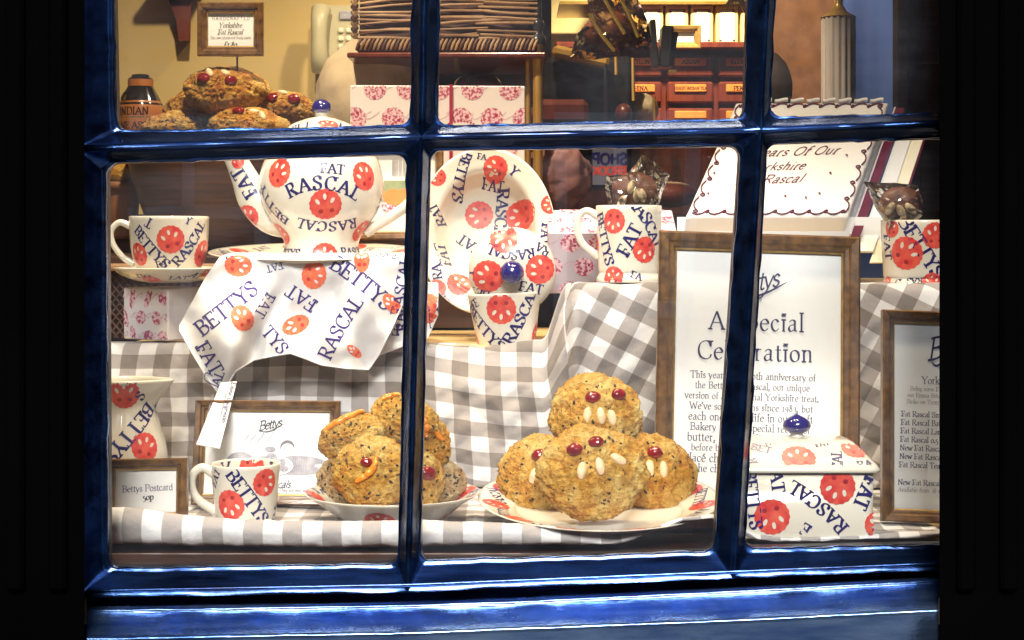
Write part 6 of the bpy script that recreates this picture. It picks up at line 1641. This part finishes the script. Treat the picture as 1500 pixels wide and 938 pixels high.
# customer with dark hair inside the shop
def person():
    d = 4.75; c = P(1119, 76, d); t = thing('person', 'person with long dark hair and a red top facing away inside the shop', 'person', (c.x, d, .25))
    H = c.z - .25                                   # standing height
    hd = H / 7.6
    J = [((0, 0, H * .53), .125), ((0, 0, H * .64), .115), ((0, 0, H * .74), .135), ((0, 0, H * .815), .10), ((0, .0, H * .85), .05), ((0, -.01, H * .885), .055), ((0, -.012, H * .93), .078), ((0, -.01, H * .975), .06)]
    E = [(i, i + 1) for i in range(7)]
    for sx in (-1, 1):
        n0 = len(J); J += [((sx * .17, 0, H * .80), .06), ((sx * .21, .02, H * .63), .042), ((sx * .20, -.10, H * .52), .034), ((sx * .19, -.15, H * .485), .03)]
        E += [(3, n0), (n0, n0 + 1), (n0 + 1, n0 + 2), (n0 + 2, n0 + 3)]
        n0 = len(J); J += [((sx * .09, 0, H * .46), .088), ((sx * .10, -.01, H * .27), .058), ((sx * .10, .02, H * .05), .038), ((sx * .10, -.11, H * .02), .032)]
        E += [(0, n0), (n0, n0 + 1), (n0 + 1, n0 + 2), (n0 + 2, n0 + 3)]
    def skin(name, idx, mat, grow=1.0, hook=None):
        me = bpy.data.meshes.new(name); m = {k_: i for i, k_ in enumerate(idx)}
        me.from_pydata([J[i][0] for i in idx], [(m[a], m[b]) for a, b in E if a in m and b in m], []); me.materials.append(MATS[mat])
        o = bpy.data.objects.new(name, me); COL.objects.link(o); o.parent = t
        md = o.modifiers.new('skin', 'SKIN'); 
        if not me.skin_vertices: me.attributes.new if False else None
        lay = me.skin_vertices[0] if me.skin_vertices else None
        if lay is None:
            bpy.context.view_layer.objects.active = o; bpy.ops.mesh.customdata_skin_add(); lay = me.skin_vertices[0]
        for i, k_ in enumerate(idx): r = J[k_][1] * grow; lay.data[i].radius = (r, r * (.72 if k_ < 4 else 1)); lay.data[i].use_root = (i == 0)
        md.use_smooth_shade = True; s_ = o.modifiers.new('sub', 'SUBSURF'); s_.levels = s_.render_levels = 2; return o
    skin('body', list(range(len(J))), 'skin')
    skin('shirt', [0, 1, 2, 3, 8, 9, 16, 17], 'shirt_red', 1.14); skin('trousers', [0, 12, 13, 14, 20, 21, 22], 'trousers_dark', 1.16)
    mb = MB(); mb.ball((0, -.012, H * .935), (.080, .095, .112), 'hair_dark', 28, 18, None, lambda q: 1 + .03 * noise.noise(q * 5)); mb.ball((0, -.045, H * .885), (.076, .055, .15), 'hair_dark', 26, 16, None, lambda q: 1 + .05 * noise.noise(q * 5)); mb.build('hair', t)
    return t
person()
# second customer in a pink-red coat, partly hidden by the glazing bar
# pale column with gilt ornament and blue panel, both for glass reflections; dark doorway on the right
t = thing('reflected_column', 'pale fluted column with a gilt cap standing in for a reflection in the glass', 'column', (P(1228, 0, 3.3).x, 3.3, .25))  # modelled column takes the place of one mirrored in the pane
ct = P(0, 26, 3.3).z - .25; rr_ = 25 * 3.3 / F
mb = MB(); rows = []
for z in (0, ct): rows.append([Vector(((rr_ - .0016 * (1 + math.cos(16 * a_))) * math.sin(a_), -(rr_ - .0016 * (1 + math.cos(16 * a_))) * math.cos(a_), z)) for a_ in [2 * math.pi * j / 128 for j in range(128)]])
mb.grid(rows, 'reflected_column', closed=True); mb.build('shaft', t)
mb = MB(); mb.revolve([(rr_ * 1.05, ct), (rr_ * .5, ct + .012), (rr_ * .22, ct + .028), (rr_ * .3, ct + .04), (rr_ * .12, ct + .055), (rr_ * .12, ct + .3), (.0005, ct + .3)], 'frame_gilt', 32); mb.build('gilt_cap', t)
mb = MB(); mb.box((P(1290, 0, 4.85).x, 4.85, 1.45), (110 * 4.85 / F, .03, 2.3), 'sky_reflection_panel', bevel=.004); tag(mb.build('sky_reflection_panel'), 'tall blue panel standing in for reflected sky right of the pale column', 'panel')  # blue of the sky reflected in the pane, put into this panel's colour
t = thing('side_door', 'dark door frame at the far right of the shop', 'door', (P(1352, 0, 3.3).x, 3.3, .25))
mb = MB(); mb.box((-.045, 0, 1.2), (.022, .05, 2.4), 'dark_wood', bevel=.003); mb.build('jamb', t)
mb = MB(); mb.box((.02, .03, 1.2), (.10, .03, 2.4), 'shop_dark', bevel=.003); mb.build('leaf', t)
for z in (1.0, 1.3, 1.6):
    mb = MB(); mb.box((.022, .012, z), (.05, .008, .22), 'dark_wood', bevel=.003); mb.build('panel', t)
mb = MB(); mb.box((P(1140, 0, 5.0).x, 5.05, 1.6), (.40, .03, 1.9), 'rose_wall' if 'rose_wall' in MATS else 'terracotta'); tag(mb.build('screen_panel'), 'muted brown red screen behind the person', 'panel')
# hanging dried flowers tip over the packets
t = thing('straw_bunch', 'bunch of dried straw hanging at the top beside the tea packets', 'dried flowers', tuple(P(1078, -10, 3.0)))
for i in range(16):
    a = R(-60 + i * 8); mb = MB(); mb.tube([(0, 0, .01), (.02 * math.sin(a), -.004, -.02), (.036 * math.sin(a) + .004 * (i % 3), -.006, -.036)], .0012, 'wicker', 5); mb.build('stalk', t)

# ================================================================== SHOP LAMPS
def spot(x, y, z, lab, power, tx, ty, tz, size=.05, ang=80):
    t = thing('ceiling_spotlight', lab, 'lamp', (x, y, z), group='warm ceiling spotlights')
    aim = (Vector((tx, ty, tz)) - Vector((x, y, z))).to_track_quat('-Z', 'Y')
    mb = MB(); mb.revolve([(.0005, .10), (.030, .098), (.034, .08), (.036, .012), (.038, .010), (.038, .0), (.033, .0), (.032, .01), (.03, .07), (.0005, .075)], 'steel_dark', 32)
    h_ = mb.build('housing', t); h_.rotation_mode = 'QUATERNION'; h_.rotation_quaternion = aim
    mb = MB(); mb.tube([(0, 0, .05), (0, 0, 2.57 - z)], .006, 'steel_dark', 10); mb.build('stem', t)
    L = bpy.data.lights.new('lamp_light', 'SPOT'); L.energy = power; L.color = (1, .80, .55); L.shadow_soft_size = .028; L.spot_size = R(ang); L.spot_blend = .6
    lo_ = bpy.data.objects.new('bulb', L); COL.objects.link(lo_); lo_.parent = t; lo_.rotation_mode = 'QUATERNION'; lo_.rotation_quaternion = aim
    lo_.location = aim @ Vector((0, 0, -.003))
spot(-.30, 1.74, 2.22, 'spotlight over the tea towel', 12, -.18, 1.86, 1.25)
spot(.08, 1.70, 2.22, 'spotlight over the wide plate', 12, .10, 1.75, 1.12)
spot(.36, 1.72, 2.22, 'spotlight over the iced cake', 8, .30, 1.95, 1.3)
spot(-.35, 1.98, 2.25, 'spotlight over the wooden bowl', 20, -.36, 2.5, 1.4, ang=100)
spot(.0, 2.5, 2.25, 'spotlight over the wicker basket', 12, -.05, 2.75, 1.4, ang=100)
spot(.34, 2.95, 2.2, 'spotlight over the tea packets', 34, .34, 3.36, 1.75, ang=70)
spot(.44, 1.605, 1.86, 'added spotlight brightening the framed price list', 4, .56, 1.68, 1.22, ang=50)  # extra lamp, added only to lift the dim price list
spot(-.36, 1.605, 1.86, 'added spotlight brightening the small framed card', 5, -.33, 1.66, 1.18, ang=80)  # added fill lamp for the dark lower left card
spot(.70, 4.3, 2.3, 'added spotlight brightening the screen at the far end of the shop', 16, .85, 5.0, 1.55, ang=110)  # put in to light the back panels, no known fitting there
